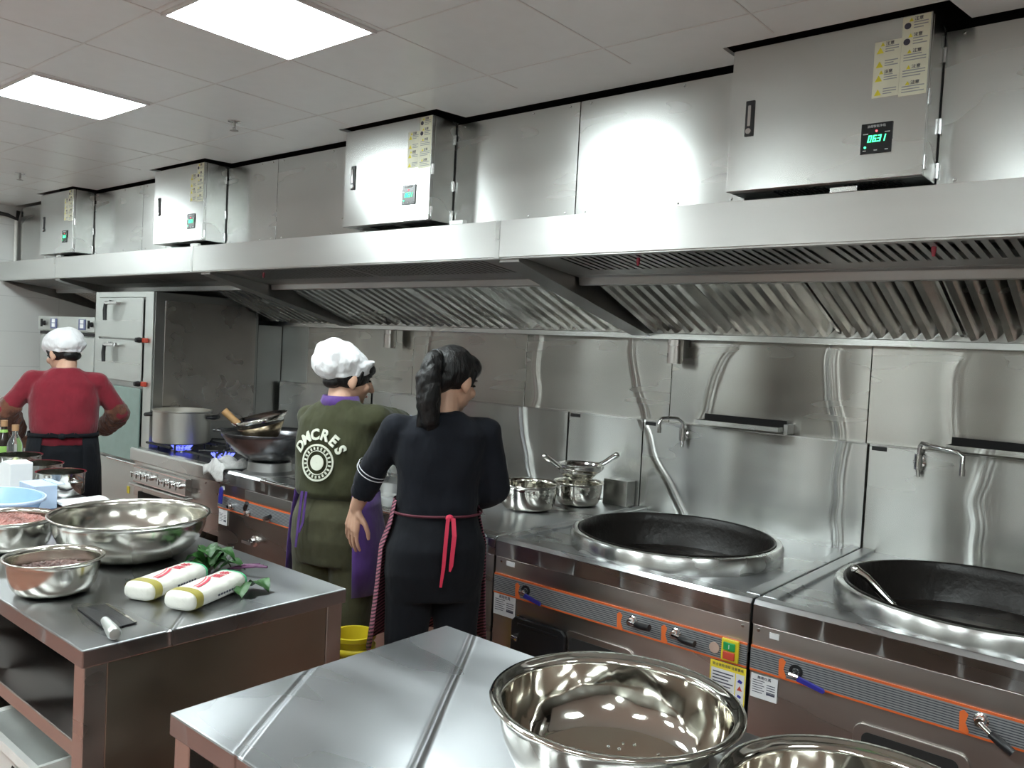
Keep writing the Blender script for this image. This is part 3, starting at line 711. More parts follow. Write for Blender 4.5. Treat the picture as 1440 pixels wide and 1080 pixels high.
# double wok range behind the women
t = thing('double_wok_range', 'double wok range with blue valve and black levers, behind the woman in green', 'wok range', (-3.41, 3.05, 0))
x0, x1 = -4.22, -2.605
range_body(t, x0, x1)
bm = BM(); prism(bm, [(CY, .722), (CY, .785), (CY + .012, .8), (CY + .05, .8), (CY + .06, .792), (3.6, .792), (3.6, .722)], 'x', x0 + .002, x1 - .002); obj('worktop', bm, M['steel_top'], t, bevel=.003)
bm = BM(); box(bm, x0 + .002, x1 - .002, 3.6, 3.612, .793, 1.235); box(bm, x0 + .002, x1 - .002, 3.6, 3.634, 1.235, 1.24); obj('splashback', bm, M['steel_splash'], t, bevel=.0015)
for bx, by in ((-3.98, 2.67), (-3.1, 2.85)):
    bm = BM(); lathe(bm, [(.15, .792), (.15, .80), (.125, .815), (.12, .862), (.11, .865), (.10, .86), (.10, .792)], (bx, by, 0), 40)
    o = obj('wok_ring', bm, M['steel_dull'], t, smooth='auto')
bm = BM(); tube(bm, [(-3.78, CY - .012, .795), (-3.3, CY - .012, .795), (-2.7, CY - .012, .795)], .009, 10)
for x in (-3.77, -3.25, -2.72): tube(bm, [(x, CY - .012, .795), (x, CY + .01, .775)], .006, 8)
obj('towel_bar', bm, M['chrome'], t, smooth='auto')
obj('joint_post', boxes((-3.80, -3.765, CY - .004, CY + .01, .735, .806)), M['steel_dull'], t, bevel=.002)
m = bands('striped_front_decal', 'z', .58, .66, STRIPE); obj('striped_panel', boxes((x0 + .004, x1 - .004, CY - .003, CY + .0035, .58, .66)), m, t)
bm = BM(); lathe(bm, [(0, .035), (.01, .035), (.012, .02), (.018, .018), (.018, 0)], (-4.06, CY - .003, .612), 16, (0, -1, 0)); k = obj('water_cock', bm, M['chrome'], t, smooth='auto')
bm = BM(); prism(bm, [(-4.155, .62), (-4.125, .615), (-4.115, .7), (-4.13, .716), (-4.15, .7)], 'y', CY - .04, CY - .03); obj('blue_handle', bm, M['blue_print'], k, bevel=.003)
knob_lever(t, -3.9, .60, .9); knob_lever(t, -3.715, .602, .35)
bm = BM(); lathe(bm, [(.03, 0), (.03, .006), (.022, .012), (.02, .03), (0, .034)], (-3.845, CY + .004, .455), 20, (0, -1, 0)); box(bm, -3.89, -3.80, CY - .05, CY - .034, .447, .463); obj('drain_tap', bm, M['chrome'], t, smooth='auto')
print_label(t, -4.205, -4.12, .49, .575, None)
obj('small_sticker', boxes((-4.19, -4.165, CY + .0008, CY + .0034, .685, .705)), M['white_label'], t)
obj('recess_panel', boxes((-3.95, -3.52, CY - .001, CY + .0035, .668, .72)), M['steel_dull'], t, bevel=.002)

# four-burner stove
t = thing('gas_stove', 'four burner gas stove with a row of knobs, beside the tall steamer', 'stove', (-4.62, 3.0, 0))
x0, x1 = -5.305, -4.235
obj('body', boxes((x0 + .003, x1 - .003, CY + .03, 3.45, .4, .75)), M['steel_body'], t, bevel=.002)
obj('lower_case', boxes((x0 + .003, x0 + .02, CY + .03, 3.45, .1, .399), (x1 - .02, x1 - .003, CY + .03, 3.45, .1, .399), (x0 + .02, x1 - .02, 3.43, 3.45, .1, .399), (x0 + .02, x1 - .02, CY + .03, 3.43, .1, .12)), M['steel_body'], t)
bm = BM(); prism(bm, [(CY, .72), (CY, .79), (CY + .01, .8), (CY + .06, .8), (CY + .06, .79), (CY + .02, .75), (CY + .04, .7)], 'x', x0, x1); obj('front_lip', bm, M['steel_cab'], t, bevel=.002)
obj('cooktop', boxes((x0 + .003, x1 - .003, CY + .061, 3.45, .751, .785), (x0 + .003, x1 - .003, 3.40, 3.45, .785, .84)), plain('dark_enamel_top', (.03, .03, .033), .35), t, bevel=.002)
obj('splashback', boxes((x0 + .02, x1 - .002, 3.60, 3.612, .80, 1.235), (x0 + .02, x1 - .002, 3.60, 3.634, 1.235, 1.24), (x0 + .02, x1 - .002, 3.451, 3.5995, .79, .80)), M['steel_splash'], t, bevel=.0015)
kp = obj('knob_panel', boxes((x0 + .08, x1 - .33, CY - .012, CY + .0295, .585, .69)), M['steel_cab'], t, bevel=.003)
obj('panel_edge', boxes((x0 + .08, x1 - .33, CY - .0135, CY - .0122, .588, .594), (x0 + .08, x1 - .33, CY - .0135, CY - .0122, .682, .688)), plain('pinkish_trim', (.55, .36, .33), .5), kp)
for x in (-5.18, -5.12, -5.06, -4.98, -4.83, -4.76, -4.69, -4.62):
    bm = BM(); lathe(bm, [(.016, 0), (.016, .012), (.009, .014), (.009, .03), (0, .032)], (x, CY - .0122, .642), 14, (0, -1, 0)); box(bm, x - .004, x + .004, CY - .05, CY - .04, .622, .662); obj('knob', bm, M['chrome'], t, smooth='auto')
obj('drip_shelf', boxes((x0 + .06, x1 - .3, CY - .03, CY + .02, .565, .58)), M['steel_cab'], t, bevel=.003)
obj('oven_cavity', boxes((x0 + .08, x1 - .33, CY + .022, CY + .03, .405, .52)), M['dark'], t)
for i, (bx, by) in enumerate(((-5.10, 2.745), (-4.60, 2.745), (-5.10, 3.12), (-4.60, 3.12))):
    bm = BM(); lathe(bm, [(0, .785), (.07, .785), (.07, .795), (.045, .80), (.045, .815), (0, .818)], (bx, by, 0), 28); b = obj('burner', bm, M['steel_dull'] if i % 2 else M['chrome'], t, smooth='auto')
    bm = BM()
    for k in range(4):
        a = k * PI / 2 + PI / 4; c, s = math.cos(a), math.sin(a)
        tube(bm, [(bx + c * .03, by + s * .03, .838), (bx + c * .145, by + s * .145, .838), (bx + c * .15, by + s * .15, .786)], .007, 6)
    box(bm, bx - .16, bx + .16, by - .165, by - .153, .825, .838); box(bm, bx - .16, bx + .16, by + .153, by + .165, .825, .838)
    obj('pan_grate', bm, M['rubber'], t)
    if i in (0, 1):
        bm = BM()
        for k in range(16):
            a = k * PI / 8; c, s = math.cos(a), math.sin(a)
            capsule(bm, (bx + c * .05, by + s * .05, .808), (bx + c * .068, by + s * .068, .826), .007, .003, 6)
        obj('flame', bm, M['flame'], b, smooth=True)
bm = BM(); lathe(bm, [(0, .006), (.006, .005), (.007, 0)], (-4.40, CY + .026, .69), 10, (0, -1, 0)); obj('screw', bm, M['chrome'], t)


CS = 2.645      # the steamers stand a little further back
# tall steamer
t = thing('steamer_cabinet', 'tall three-door steam cabinet with black lever handles beside the stove', 'steamer', (-5.76, 3.0, 0))
x0, x1, yb = -6.19, -5.325, 3.425
obj('rear_chase', boxes((x0 + .1, x1 - .002, yb + .004, 3.633, .1, 1.645)), M['steel_dull'], t)  # filler added behind the steamer so its dark gap reflects as steel
sb = obj('body', boxes((x0, x1, CS + .002, yb, .1, 1.823)), M['steel_dull'], t, bevel=.003)
obj('front_frame', boxes((x0, x0 + .06, CS - .012, CS + .0015, .12, 1.823), (x1 - .11, x1, CS - .012, CS + .0015, .12, 1.823), (x0 + .06, x1 - .11, CS - .012, CS + .0015, 1.785, 1.823)), M['steel_grey'], t, bevel=.002)
obj('side_sheet', boxes((x1 + .0005, x1 + .004, CS + .07, yb - .02, .95, 1.77)), M['steel_body'], t, bevel=.0015)
for y, z in ((CS + .09, 1.75), (CS + .09, 1.02), (yb - .06, 1.2)):
    bm = BM(); lathe(bm, [(0, .004), (.006, .003), (.007, 0)], (x1 + .004, y, z), 10, (1, 0, 0)); obj('screw', bm, M['chrome'], t)
for zi, (z0, z1, mm) in enumerate(((1.502, 1.781, 'steel_grey'), (1.209, 1.49, 'steel_grey'), (.672, 1.169, 'glass_green'))):
    d = obj('door', boxes((x0 + .062, x1 - .128, CS - .022, CS - .0125, z0, z1)), M[mm], t, bevel=.004)
    if mm == 'glass_green': d['label'] = 'green tinted glass door'
    xh = -5.87
    if zi < 2:
        obj('door_fold', boxes((x0 + .075, x1 - .14, CS - .0245, CS - .0225, z0 + .12, z0 + .126)), M['steel_cab'], d)
    if zi < 2:
        zt = z1 - .03
        bm = BM(); tube(bm, [(xh - .02, CS - .022, zt), (xh - .02, CS - .055, zt)], .014, 10); tube(bm, [(xh - .05, CS - .06, zt - .01), (xh + .10, CS - .06, zt - .006)], .013, 10); tube(bm, [(xh + .10, CS - .06, zt - .006), (xh + .10, CS - .03, zt - .01)], .012, 8); h = obj('handle', bm, M['chrome'], d, smooth='auto')
        bm = BM(); tube(bm, [(xh - .05, CS - .062, zt - .012), (xh - .055, CS - .064, zt - .06), (xh - .045, CS - .066, zt - .13)], [.012, .014, .013], 10); obj('handle_grip', bm, M['black'], h, smooth='auto')
        bm = BM(); tube(bm, [(xh + .02, CS - .0245, zt - .14), (xh + .075, CS - .0245, zt - .06), (xh + .085, CS - .0245, zt - .02)], .003, 8); 
        bm.free()
    if zi < 2:
        zz = z0 - .006
        bm = BM(); lathe(bm, [(0, .05), (.016, .045), (.02, .02), (.016, 0)], (x1 - .12, CS - .022, zz), 14, (0, -1, 0)); kn = obj('hinge_knob', bm, M['black'], t, smooth='auto')
        obj('red_tab', boxes((x1 - .10, x1 - .055, CS - .035, CS - .0125, zz - .016, zz + .016)), M['red_plastic'], kn, bevel=.004)
obj('yellow_tag', boxes((-5.60, -5.565, CS - .020, CS - .0165, .44, .49)), M['yellow_plastic'], t, bevel=.003)
obj('lower_panel', boxes((x0 + .062, x1 - .128, CS - .016, CS - .0125, .13, .65)), M['steel_grey'], t, bevel=.003)
bm = BM(); tube(bm, [(x0 + .3, CS - .03, .655), (x1 - .02, CS - .03, .655), (x1 + .02, CS - .03, .645)], .008, 8); obj('drain_rail', bm, M['chrome'], t, smooth='auto')

# control unit left of it
t = thing('steam_oven', 'pale grey steam oven with two small control displays near the left wall', 'oven', (-6.73, 3.0, 0))
x0, x1 = -7.235, -6.205
obj('body', boxes((x0, x1, CS + .02, 3.25, .1, 1.64)), M['steel_grey'], t, bevel=.003)
obj('control_panel', boxes((x0 - .01, x1 + .002, CS - .012, CS + .0195, 1.53, 1.64)), M['steel_grey'], t, bevel=.003)
for i, (a, b) in enumerate(((x0 + .02, -6.735), (-6.725, x1 - .015))):
    d = obj('door', boxes((a, b, CS - .006, CS + .0195, .25, 1.49)), M['steel_grey'], t, bevel=.004)
    bm = BM(); xx = b - .05 if i == 0 else a + .05; tube(bm, [(xx, CS - .006, .9), (xx, CS - .04, .92), (xx, CS - .04, 1.12), (xx, CS - .006, 1.14)], .009, 8); obj('handle', bm, M['chrome'], d, smooth='auto')
obj('seam_shadow', boxes((x0 + .005, x1 - .01, CS - .002, CS + .0195, 1.497, 1.522)), M['dark'], t)
for x in (-6.93, -6.41):
    d = obj('display', boxes((x - .06, x + .06, CS - .017, CS - .0122, 1.543, 1.622)), M['blue_pad'], t, bevel=.002)
    obj('screen', boxes((x - .03, x + .03, CS - .0185, CS - .0172, 1.556, 1.585), (x - .03, x + .03, CS - .0185, CS - .0172, 1.590, 1.618)), M['paper'], d)
for x in (-7.11, -6.245):
    bm = BM(); lathe(bm, [(.02, 0), (.018, .014), (.007, .016), (.007, .03), (0, .03)], (x, CS - .012, 1.585), 14, (0, -1, 0)); box(bm, x - .005, x + .005, CS - .044, CS - .03, 1.555, 1.615); obj('knob', bm, M['black'], t, smooth='auto')

obj('foot_plinth', boxes((x0 + .04, x1 - .04, CS + .06, 3.2, 0, .0995)), M['rubber'], t)
# small fittings on the wall
def ledge_tray(x0, x1, lab):
    bm = BM(); y0, y1, z0, z1 = 3.5, 3.598, 1.255, 1.297
    zf = z1 - .022
    box(bm, x0, x1, y0, y1, z0, z0 + .002); box(bm, x0, x1, y0, y0 + .002, z0 + .002, zf); box(bm, x0, x0 + .002, y0 + .002, y1 - .002, z0 + .002, zf); box(bm, x1 - .002, x1, y0 + .002, y1 - .002, z0 + .002, zf)
    t = thing('ledge_tray', lab, 'tray', ((x0 + x1) / 2, 3.55, z0), 'open trays on the splash ledge')
    obj('trough', bm, M['steel_splash'], t)
    obj('back_plate', boxes((x0, x1, y1 - .002, y1, z0 + .002, z1 + .004)), M['dark'], t)
    obj('end_bracket', boxes((x1 + .0005, x1 + .02, 3.56, 3.634, z0 - .012, z1 - .01), (x0 + .04, x1 - .04, 3.5985, 3.634, z0 - .005, z0 + .012)), M['steel_dull'], t, bevel=.002)
    obj('lining', boxes((x0 + .004, x1 - .004, y0 + .004, y1 - .004, z0 + .0025, z0 + .012)), M['dark'], t)
ledge_tray(-1.8, -1.4, 'narrow open steel tray on the ledge above the left big wok')
ledge_tray(-.735, -.33, 'narrow open steel tray on the ledge above the right big wok')
def faucet(x, pts, lab, y=3.598, z=1.19):
    t = thing('wok_faucet', lab, 'faucet', (x, y, z), 'swing faucets on the splashbacks')
    bm = BM(); lathe(bm, [(.024, 0), (.024, .006), (.015, .01), (.015, .03), (0, .03)], (x, y, z), 20, (0, -1, 0)); obj('wall_flange', bm, M['chrome'], t, smooth='auto')
    bm = BM(); tube(bm, [(x, y - .025, z - .03), (x, y - .025, z + .03)], .016, 14); obj('valve_body', bm, M['chrome'], t, smooth='auto')
    bm = BM(); tube(bm, [(x, y - .025, z - .03), (x + .005, y - .03, z - .06)], [.009, .007], 10); obj('valve_handle', bm, M['chrome'], t, smooth='auto')
    bm = BM(); tube(bm, pts, .0085, 12); sp = obj('spout', bm, M['chrome'], t, smooth='auto')
    bm = BM(); e = Vector(pts[-1]); tube(bm, [e + Vector((0, 0, .004)), e - Vector((0, 0, .022))], .0105, 12); obj('spout_tip', bm, M['chrome'], sp, smooth='auto')
faucet(-1.9, [(-1.9, 3.573, 1.218), (-1.902, 3.572, 1.25), (-1.915, 3.54, 1.268), (-1.935, 3.50, 1.27), (-1.95, 3.455, 1.268), (-1.955, 3.445, 1.25), (-1.955, 3.445, 1.22)], 'folded chrome faucet on the splashback above the left big wok')
faucet(-.845, [(-.845, 3.573, 1.218), (-.842, 3.57, 1.252), (-.825, 3.53, 1.27), (-.75, 3.475, 1.262), (-.68, 3.46, 1.255), (-.665, 3.455, 1.24), (-.663, 3.452, 1.19)], 'swung out chrome faucet on the splashback above the right big wok')
def rail_box(x, lab):
    t = thing('rail_box', lab, 'metal holder', (x, 3.56, 1.52), 'small boxes under the hood rail')
    bm = BM(); loft(bm, [(x, 3.555, 1.53, .034, .03), (x, 3.555, 1.53 + .115, .034, .03)], 24, True, 4); obj('box', bm, M['steel_body'], t, smooth='auto')
    obj('hanger', boxes((x - .012, x + .012, 3.586, 3.6, 1.56, 1.66)), M['steel_dull'], t)
rail_box(-1.955, 'small steel box hanging under the hood rail above the left big wok')
rail_box(-4.02, 'small steel box hanging under the hood rail behind the white cap')

# ================================================================== cookware on the line
def bowl_prof(r, h, foot, bulge=.5, rim=.012, th=.003):
    """mixing bowl: rolled lip, bulging wall, flat base (outer then inner)"""
    out = [(0, 0), (foot * .9, 0), (foot, .003)]
    for i in range(1, 12):
        u = i / 11; out.append((foot + (r - rim - foot) * math.sin(u * PI / 2) ** bulge if bulge != 1 else foot + (r - rim - foot) * u, .003 + (h - .006) * (1 - math.cos(u * PI / 2)) ** .9))
    out += [(r - rim * .3, h - .004), (r, h - .001), (r - rim * .1, h + .003), (r - rim * .7, h + .002), (r - rim - th, h - .004)]
    inn = []
    for i in range(10, -1, -1):
        u = i / 11; inn.append((max(.001, foot + (r - rim - foot) * (math.sin(u * PI / 2) ** bulge if bulge != 1 else u) - th), .003 + th + (h - .006) * (1 - math.cos(u * PI / 2)) ** .9))
    return out + inn + [(0, .003 + th)]
def bowl(name, x, y, z, r, h, foot, mat, label, cat='bowl', group=None, bulge=.75, tilt=None):
    t = thing(name, label, cat, (x, y, z), group)
    bm = BM(); lathe(bm, bowl_prof(r, h, foot, bulge), (0, 0, 0), 72); o = obj('bowl_shell', bm, M[mat], t, smooth=True, local=True)
    if tilt: t.rotation_euler = tilt
    return t
bowl('mixing_bowl', -2.425, 3.06, .801, .15, .125, .09, 'polished_bowl', 'small polished mixing bowl left of the bowl holding pans', 'bowl', 'small mixing bowls on the prep counter', .55)
bowl('mixing_bowl', -2.345, 3.36, .801, .13, .115, .075, 'polished_bowl', 'small polished mixing bowl with steel pans stacked on it', 'bowl', 'small mixing bowls on the prep counter', .55)
# two small strainers / pans with tubular handles on top of the rear bowl
def steel_pan(x, y, z, r, hdir, lab):
    t = thing('steel_pan', lab, 'pan', (x, y, z), 'steel pans on the small bowl')
    prof = [(0, 0)] + [(r * math.sin(u * PI / 2 / 8), .06 * (1 - math.cos(u * PI / 2 / 8))) for u in range(1, 9)]
    prof += [(r + .005, .062)] + [(r * math.sin(u * PI / 2 / 8) - .003, .06 * (1 - math.cos(u * PI / 2 / 8)) + .003) for u in range(8, 0, -1)] + [(0, .003)]
    bm = BM(); lathe(bm, prof, (x, y, z), 48); obj('pan_bowl', bm, M['polished'], t, smooth=True)
    d = Vector(hdir).normalized(); p = Vector((x, y, z + .03)) + d * (r * .86)
    bm = BM(); tube(bm, [p, p + d * .04 + Vector((0, 0, .01)), p + d * .10 + Vector((0, 0, .03))], [.011, .013, .015], 14); h = obj('handle', bm, M['polished'], t, smooth='auto')
    bm = BM(); ellipsoid(bm, p + d * .101 + Vector((0, 0, .0305)), (.016, .016, .016)); obj('handle_end', bm, M['polished'], h, smooth=True)
steel_pan(-2.35, 3.36, .921, .10, (-.55, -.75, .3), 'lower steel pan with its handle pointing left, on the rear bowl')
steel_pan(-2.34, 3.37, .944, .115, (.85, .1, .3), 'upper steel pan with its handle pointing right, on the rear bowl')
# ladle resting in the right big wok
t = thing('ladle', 'long steel ladle leaning inside the right big wok', 'ladle', (-.6, 2.85, .6))
bm = BM(); tube(bm, [(-.835, 2.83, .883), (-.80, 2.83, .865), (-.56, 2.84, .65), (-.50, 2.85, .60)], [.014, .013, .010, .008], 12); obj('handle', bm, M['polished'], t, smooth='auto')
bm = BM(); ellipsoid(bm, (-.837, 2.83, .884), (.0155, .0155, .0155)); obj('end_cap', bm, M['polished'], t, smooth=True)
bm = BM(); lathe(bm, [(0, 0), (.03, .004), (.05, .02), (.055, .038), (.052, .038), (.047, .022), (.028, .008), (0, .004)], (-.462, 2.85, .566), 28); obj('ladle_bowl', bm, M['polished'], t, smooth=True)
# large wok with small pan
def wok_prof(r, h, th=.002):
    R = (r * r + h * h) / (2 * h); a1 = math.asin(min(1, r / R))
    out = [(R * math.sin(a1 * i / 12), R - R * math.cos(a1 * i / 12)) for i in range(13)]
    inn = [(max(0, R * math.sin(a1 * i / 12) - th * .4), R - R * math.cos(a1 * i / 12) + th) for i in range(12, -1, -1)]
    return out + inn
t = thing('big_wok', 'wide dark steel wok on the burner left of the woman in green', 'wok', (-3.98, 2.67, .855))
bm = BM(); lathe(bm, wok_prof(.275, .175), (-3.98, 2.67, .852), 64); obj('wok_bowl', bm, M['wok_iron'], t, smooth=True)
for s in (-1, 1):
    hx = -3.98 + s * .272 * .85; hy = 2.67 + s * .272 * .53
    bm = BM(); d = Vector((s * .85, s * .53, 0)); n = Vector((-s * .53, s * .85, 0)); c = Vector((hx, hy, 1.02))
    tube(bm, [c - n * .05, c - n * .045 + d * .05, c + n * .045 + d * .05, c + n * .05], .006, 8); obj('loop_handle', bm, M['wok_iron'], t, smooth=True)
t = thing('small_wok', 'small wok with a wooden handle nested in the big wok', 'wok', (-3.995, 2.69, .90))
Rt = Euler((.22, -.12, 0)).to_matrix(); PC = Vector((-4.02, 2.66, .962))
bm = BM(); lathe(bm, [(0, 0), (.05, .004), (.085, .03), (.13, .105), (.126, .106), (.082, .034), (.047, .008), (0, .005)], (0, 0, 0), 56); move(bm, lambda c: Rt @ c + PC); o = obj('pan_shell', bm, M['wok_brown'], t, smooth=True); o['label'] = 'heat tinted brown shell'
bm = BM(); lathe(bm, [(.127, .1062), (.157, .152), (.154, .153), (.123, .107)], (0, 0, 0), 56); move(bm, lambda c: Rt @ c + PC); obj('rim', bm, M['polished'], t, smooth=True)
bm = BM(); tube(bm, [(-4.11, 2.545, 1.065), (-4.135, 2.52, 1.09), (-4.17, 2.485, 1.135)], [.017, .019, .021], 14); obj('wooden_handle', bm, M['wood'], t, smooth='auto')
# pot on the stove
t = thing('stock_pot', 'grey aluminium pot with black side handles on the gas stove', 'pot', (-5.11, 2.745, .8385))
bm = BM(); lathe(bm, [(0, 0), (.165, 0), (.176, .008), (.18, .205), (.186, .21), (.186, .216), (.176, .216), (.175, .012), (0, .008)], (-5.11, 2.745, .8395), 56); obj('pot_shell', bm, M['aluminium'], t, smooth='auto')
bm = BM(); lathe(bm, [(.172, .17), (0, .17)], (-5.11, 2.745, .8395), 40); obj('broth', bm, plain('pale_broth', (.55, .5, .4), .2), t)
for s in (-1, 1):
    d = Vector((s * .77, s * .64, 0)); n = Vector((-d.y, d.x, 0)); c = Vector((-5.11, 2.745, 1.015)) + d * .178
    bm = BM(); tube(bm, [c - n * .045, c - n * .04 + d * .045, c + n * .04 + d * .045, c + n * .045], [.009, .013, .013, .009], 10); obj('handle', bm, M['black'], t, smooth=True)
# rag draped on the stove corner
def rag(name, pts, mat, label, cat, z0, seed, amp=.02, n=22):
    random.seed(seed); bm = BM()
    (xa, xb, ya, yb) = pts; V = []
    for i in range(n + 1):
        row = []
        for j in range(n + 1):
            u, v = i / n, j / n
            x = xa + (xb - xa) * u + .012 * math.sin(7 * v + seed); y = ya + (yb - ya) * v + .012 * math.sin(6 * u)
            e = min(u, v, 1 - u, 1 - v)
            z = z0 + amp * (1.1 + math.sin(9 * u + 3 * v + seed) * .55 + math.sin(5 * u - 11 * v) * .45) * min(1, e * 7)
            if y < CY - .006: z = min(z, .80 - (CY - .006 - y) * 1.6); y = CY - .012 - (CY - .006 - y) * .12
            row.append(bm.verts.new((x, y, z)))
        V.append(row)
    for i in range(n):
        for j in range(n): bm.faces.new((V[i][j], V[i + 1][j], V[i + 1][j + 1], V[i][j + 1]))
    o = obj(name, bm, M[mat], smooth=True); s = o.modifiers.new('thick', 'SOLIDIFY'); s.thickness = .005; s.offset = 1
    return rebase(tag(o, label, cat), ((xa + xb) / 2, (ya + yb) / 2, z0))
rag('dish_rag', (-4.36, -4.15, 2.462, 2.66), 'rag', 'crumpled grey white rag on the corner between stove and wok range', 'rag', .803, 3, .028)

# ================================================================== worktables
def worktable(x0, x1, y0, y1, lab, solid_right=False, shelf=.56):
    t = thing('worktable', lab, 'worktable', ((x0 + x1) / 2, (y0 + y1) / 2, 0), 'stainless worktables')
    obj('tabletop', boxes((x0, x1, y0, y1, .755, .8)), M['steel_table_top'], t, bevel=.004)
    for lx in (x0 + .008, x1 - .063):
        for ly in (y0 + .008, y1 - .063):
            l = obj('leg', boxes((lx, lx + .055, ly, ly + .055, .012, .7545)), M['steel_body'], t, bevel=.003)
            bm = BM(); tube(bm, [(lx + .0275, ly + .0275, 0), (lx + .0275, ly + .0275, .012)], .024, 14); obj('foot', bm, M['rubber'], l)
    for zz in (shelf, .2):
        obj('shelf', boxes((x0 + .064, x1 - .064, y0 + .01, y1 - .01, zz - .04, zz)), M['steel_body'], t, bevel=.003)
    obj('back_panel', boxes((x0 + .064, x1 - .064, y1 - .03, y1 - .024, .2005, .519), (x0 + .064, x1 - .064, y1 - .03, y1 - .024, .5605, .7545)), M['steel_table'], t)
    if solid_right:
        obj('side_panel', boxes((x1 - .06, x1 - .012, y0 + .064, y1 - .064, .1, .7545)), M['steel_table'], t, bevel=.002)
        obj('side_panel', boxes((x0 + .012, x0 + .06, y0 + .064, y1 - .064, .1, .7545)), M['steel_table'], t, bevel=.002)
    return t
worktable(-3.76, -1.955, .825, 1.6, 'steel worktable with bowls, noodles and a cleaver on it', True)
worktable(-1.52, .28, .812, 1.592, 'nearest steel worktable with the two large shiny basins')
worktable(-5.58, -3.775, .825, 1.6, 'far left steel worktable with pots and bottles beside the woman in red', True)

# near basins
def basin(x, y, r, h, foot, lab):
    t = thing('steel_basin', lab, 'basin', (x, y, .8005), 'large shiny basins')
    prof = [(0, .004), (foot * .8, .004), (foot * .85, 0), (foot, 0), (foot + .01, .006)]
    for i in range(1, 14):
        u = i / 13; prof.append((foot + .01 + (r - .028 - foot) * math.sin(u * PI / 2) ** .72, .006 + (h - .012) * (1 - math.cos(u * PI / 2)) ** .8))
    prof += [(r - .012, h - .004), (r - .002, h - .004), (r, h), (r - .003, h + .004), (r - .014, h + .003), (r - .021, h - .004)]
    for i in range(13, 0, -1):
        u = i / 13; prof.append((foot + .008 + (r - .03 - foot) * math.sin(u * PI / 2) ** .72, .0085 + (h - .012) * (1 - math.cos(u * PI / 2)) ** .8))
    prof += [(foot * .8, .007), (0, .007)]
    bm = BM(); lathe(bm, prof, (x, y, .8005), 96); obj('basin_shell', bm, M['polished_bowl'], t, smooth=True)
    if r > .22:
        random.seed(5); bm = BM()
        for i in range(26):
            a = random.uniform(0, 2 * PI); q = foot * .9 * math.sqrt(random.random()); rr = random.uniform(.0015, .004)
            ellipsoid(bm, (x + q * math.cos(a), y + q * math.sin(a), .808 + rr * .3), (rr, rr, rr * .6), None, 8, 6)
        o = obj('water_drops', bm, M['glass'], t, smooth=True); o['kind'] = 'stuff'
basin(-.765, 1.25, .228, .135, .13, 'large shiny steel basin in front, with water drops inside')
basin(-.328, 1.212, .204, .135, .12, 'large shiny steel basin at the bottom right, cut by the photo edge')

# things on the left worktable
bowl('large_bowl', -2.715, 1.29, .8005, .252, .142, .138, 'satin_bowl', 'widest steel bowl on the left worktable, empty', 'bowl', 'steel bowls on the left worktable', 1.05)
t = bowl('filling_bowl', -2.465, .955, .8005, .132, .1, .082, 'satin_bowl', 'small steel bowl of dark minced filling at the table corner', 'bowl', 'steel bowls on the left worktable', .7)
t2 = bowl('meat_bowl', -3.05, 1.03, .8005, .15, .105, .1, 'satin_bowl', 'steel bowl heaped with raw pink minced meat at the left photo edge', 'bowl', 'steel bowls on the left worktable', .55)
def filling(name, x, y, z, r, amp, mat, lab, seed, n=900):
    random.seed(seed); bm = BM()
    lathe(bm, [(0, -.055), (r * .7, -.045), (r * .96, -.002), (r * .6, amp * .8), (r * .3, amp), (0, amp * 1.1)], (x, y, z), 32)
    for i in range(n):
        a = random.uniform(0, 2 * PI); q = r * .95 * math.sqrt(random.random()); h = amp * (1 - (q / r) ** 2)
        ellipsoid(bm, (x + q * math.cos(a), y + q * math.sin(a), z + h), (random.uniform(.006, .014), random.uniform(.004, .008), random.uniform(.004, .007)), Euler((random.random(), random.random(), random.random() * 6)).to_matrix(), 6, 4)
    o = obj(name, bm, M[mat], smooth=True); tag(o, lab, 'food'); o['kind'] = 'stuff'; return rebase(o, (x, y, z))
filling('minced_filling', -2.465, .955, .858, .103, .008, 'mince_dark', 'dark minced filling inside the small bowl at the table corner', 3, 500)
filling('minced_meat', -3.05, 1.03, .882, .122, .02, 'meat', 'raw pink minced meat heaped in the bowl at the left photo edge', 4, 600)
# cleaver
def cleaver():
    t = thing('cleaver', 'broad dark bladed cleaver with a steel handle at the table corner', 'cleaver', (-2.17, 1.0, .8))
    bm = BM(); prism(bm, [(-2.262, .940), (-2.250, 1.012), (-2.056, 1.002), (-2.052, .948), (-2.070, .922)], 'z', .8012, .8042); b = obj('blade', bm, M['cleaver'], t, bevel=.0008)
    bm = BM(); prism(bm, [(-2.250, 1.012), (-2.2505, 1.005), (-2.0565, .995), (-2.056, 1.002)], 'z', .8043, .8048); obj('ground_edge', bm, M['polished'], b)
    bm = BM(); tube(bm, [(-2.262, .9395, .8035), (-2.078, .9235, .8045)], .0022, 8); obj('spine', bm, M['cleaver'], b)
    bm = BM(); lathe(bm, [(0, -.004), (.010, -.002), (.0115, .02), (.0135, .05), (.0155, .085), (.0165, .105), (.013, .113), (0, .115)], (-2.078, .930, .8175), 18, (.975, -.22, 0)); obj('handle', bm, M['steel_grey'], t, smooth='auto')
cleaver()
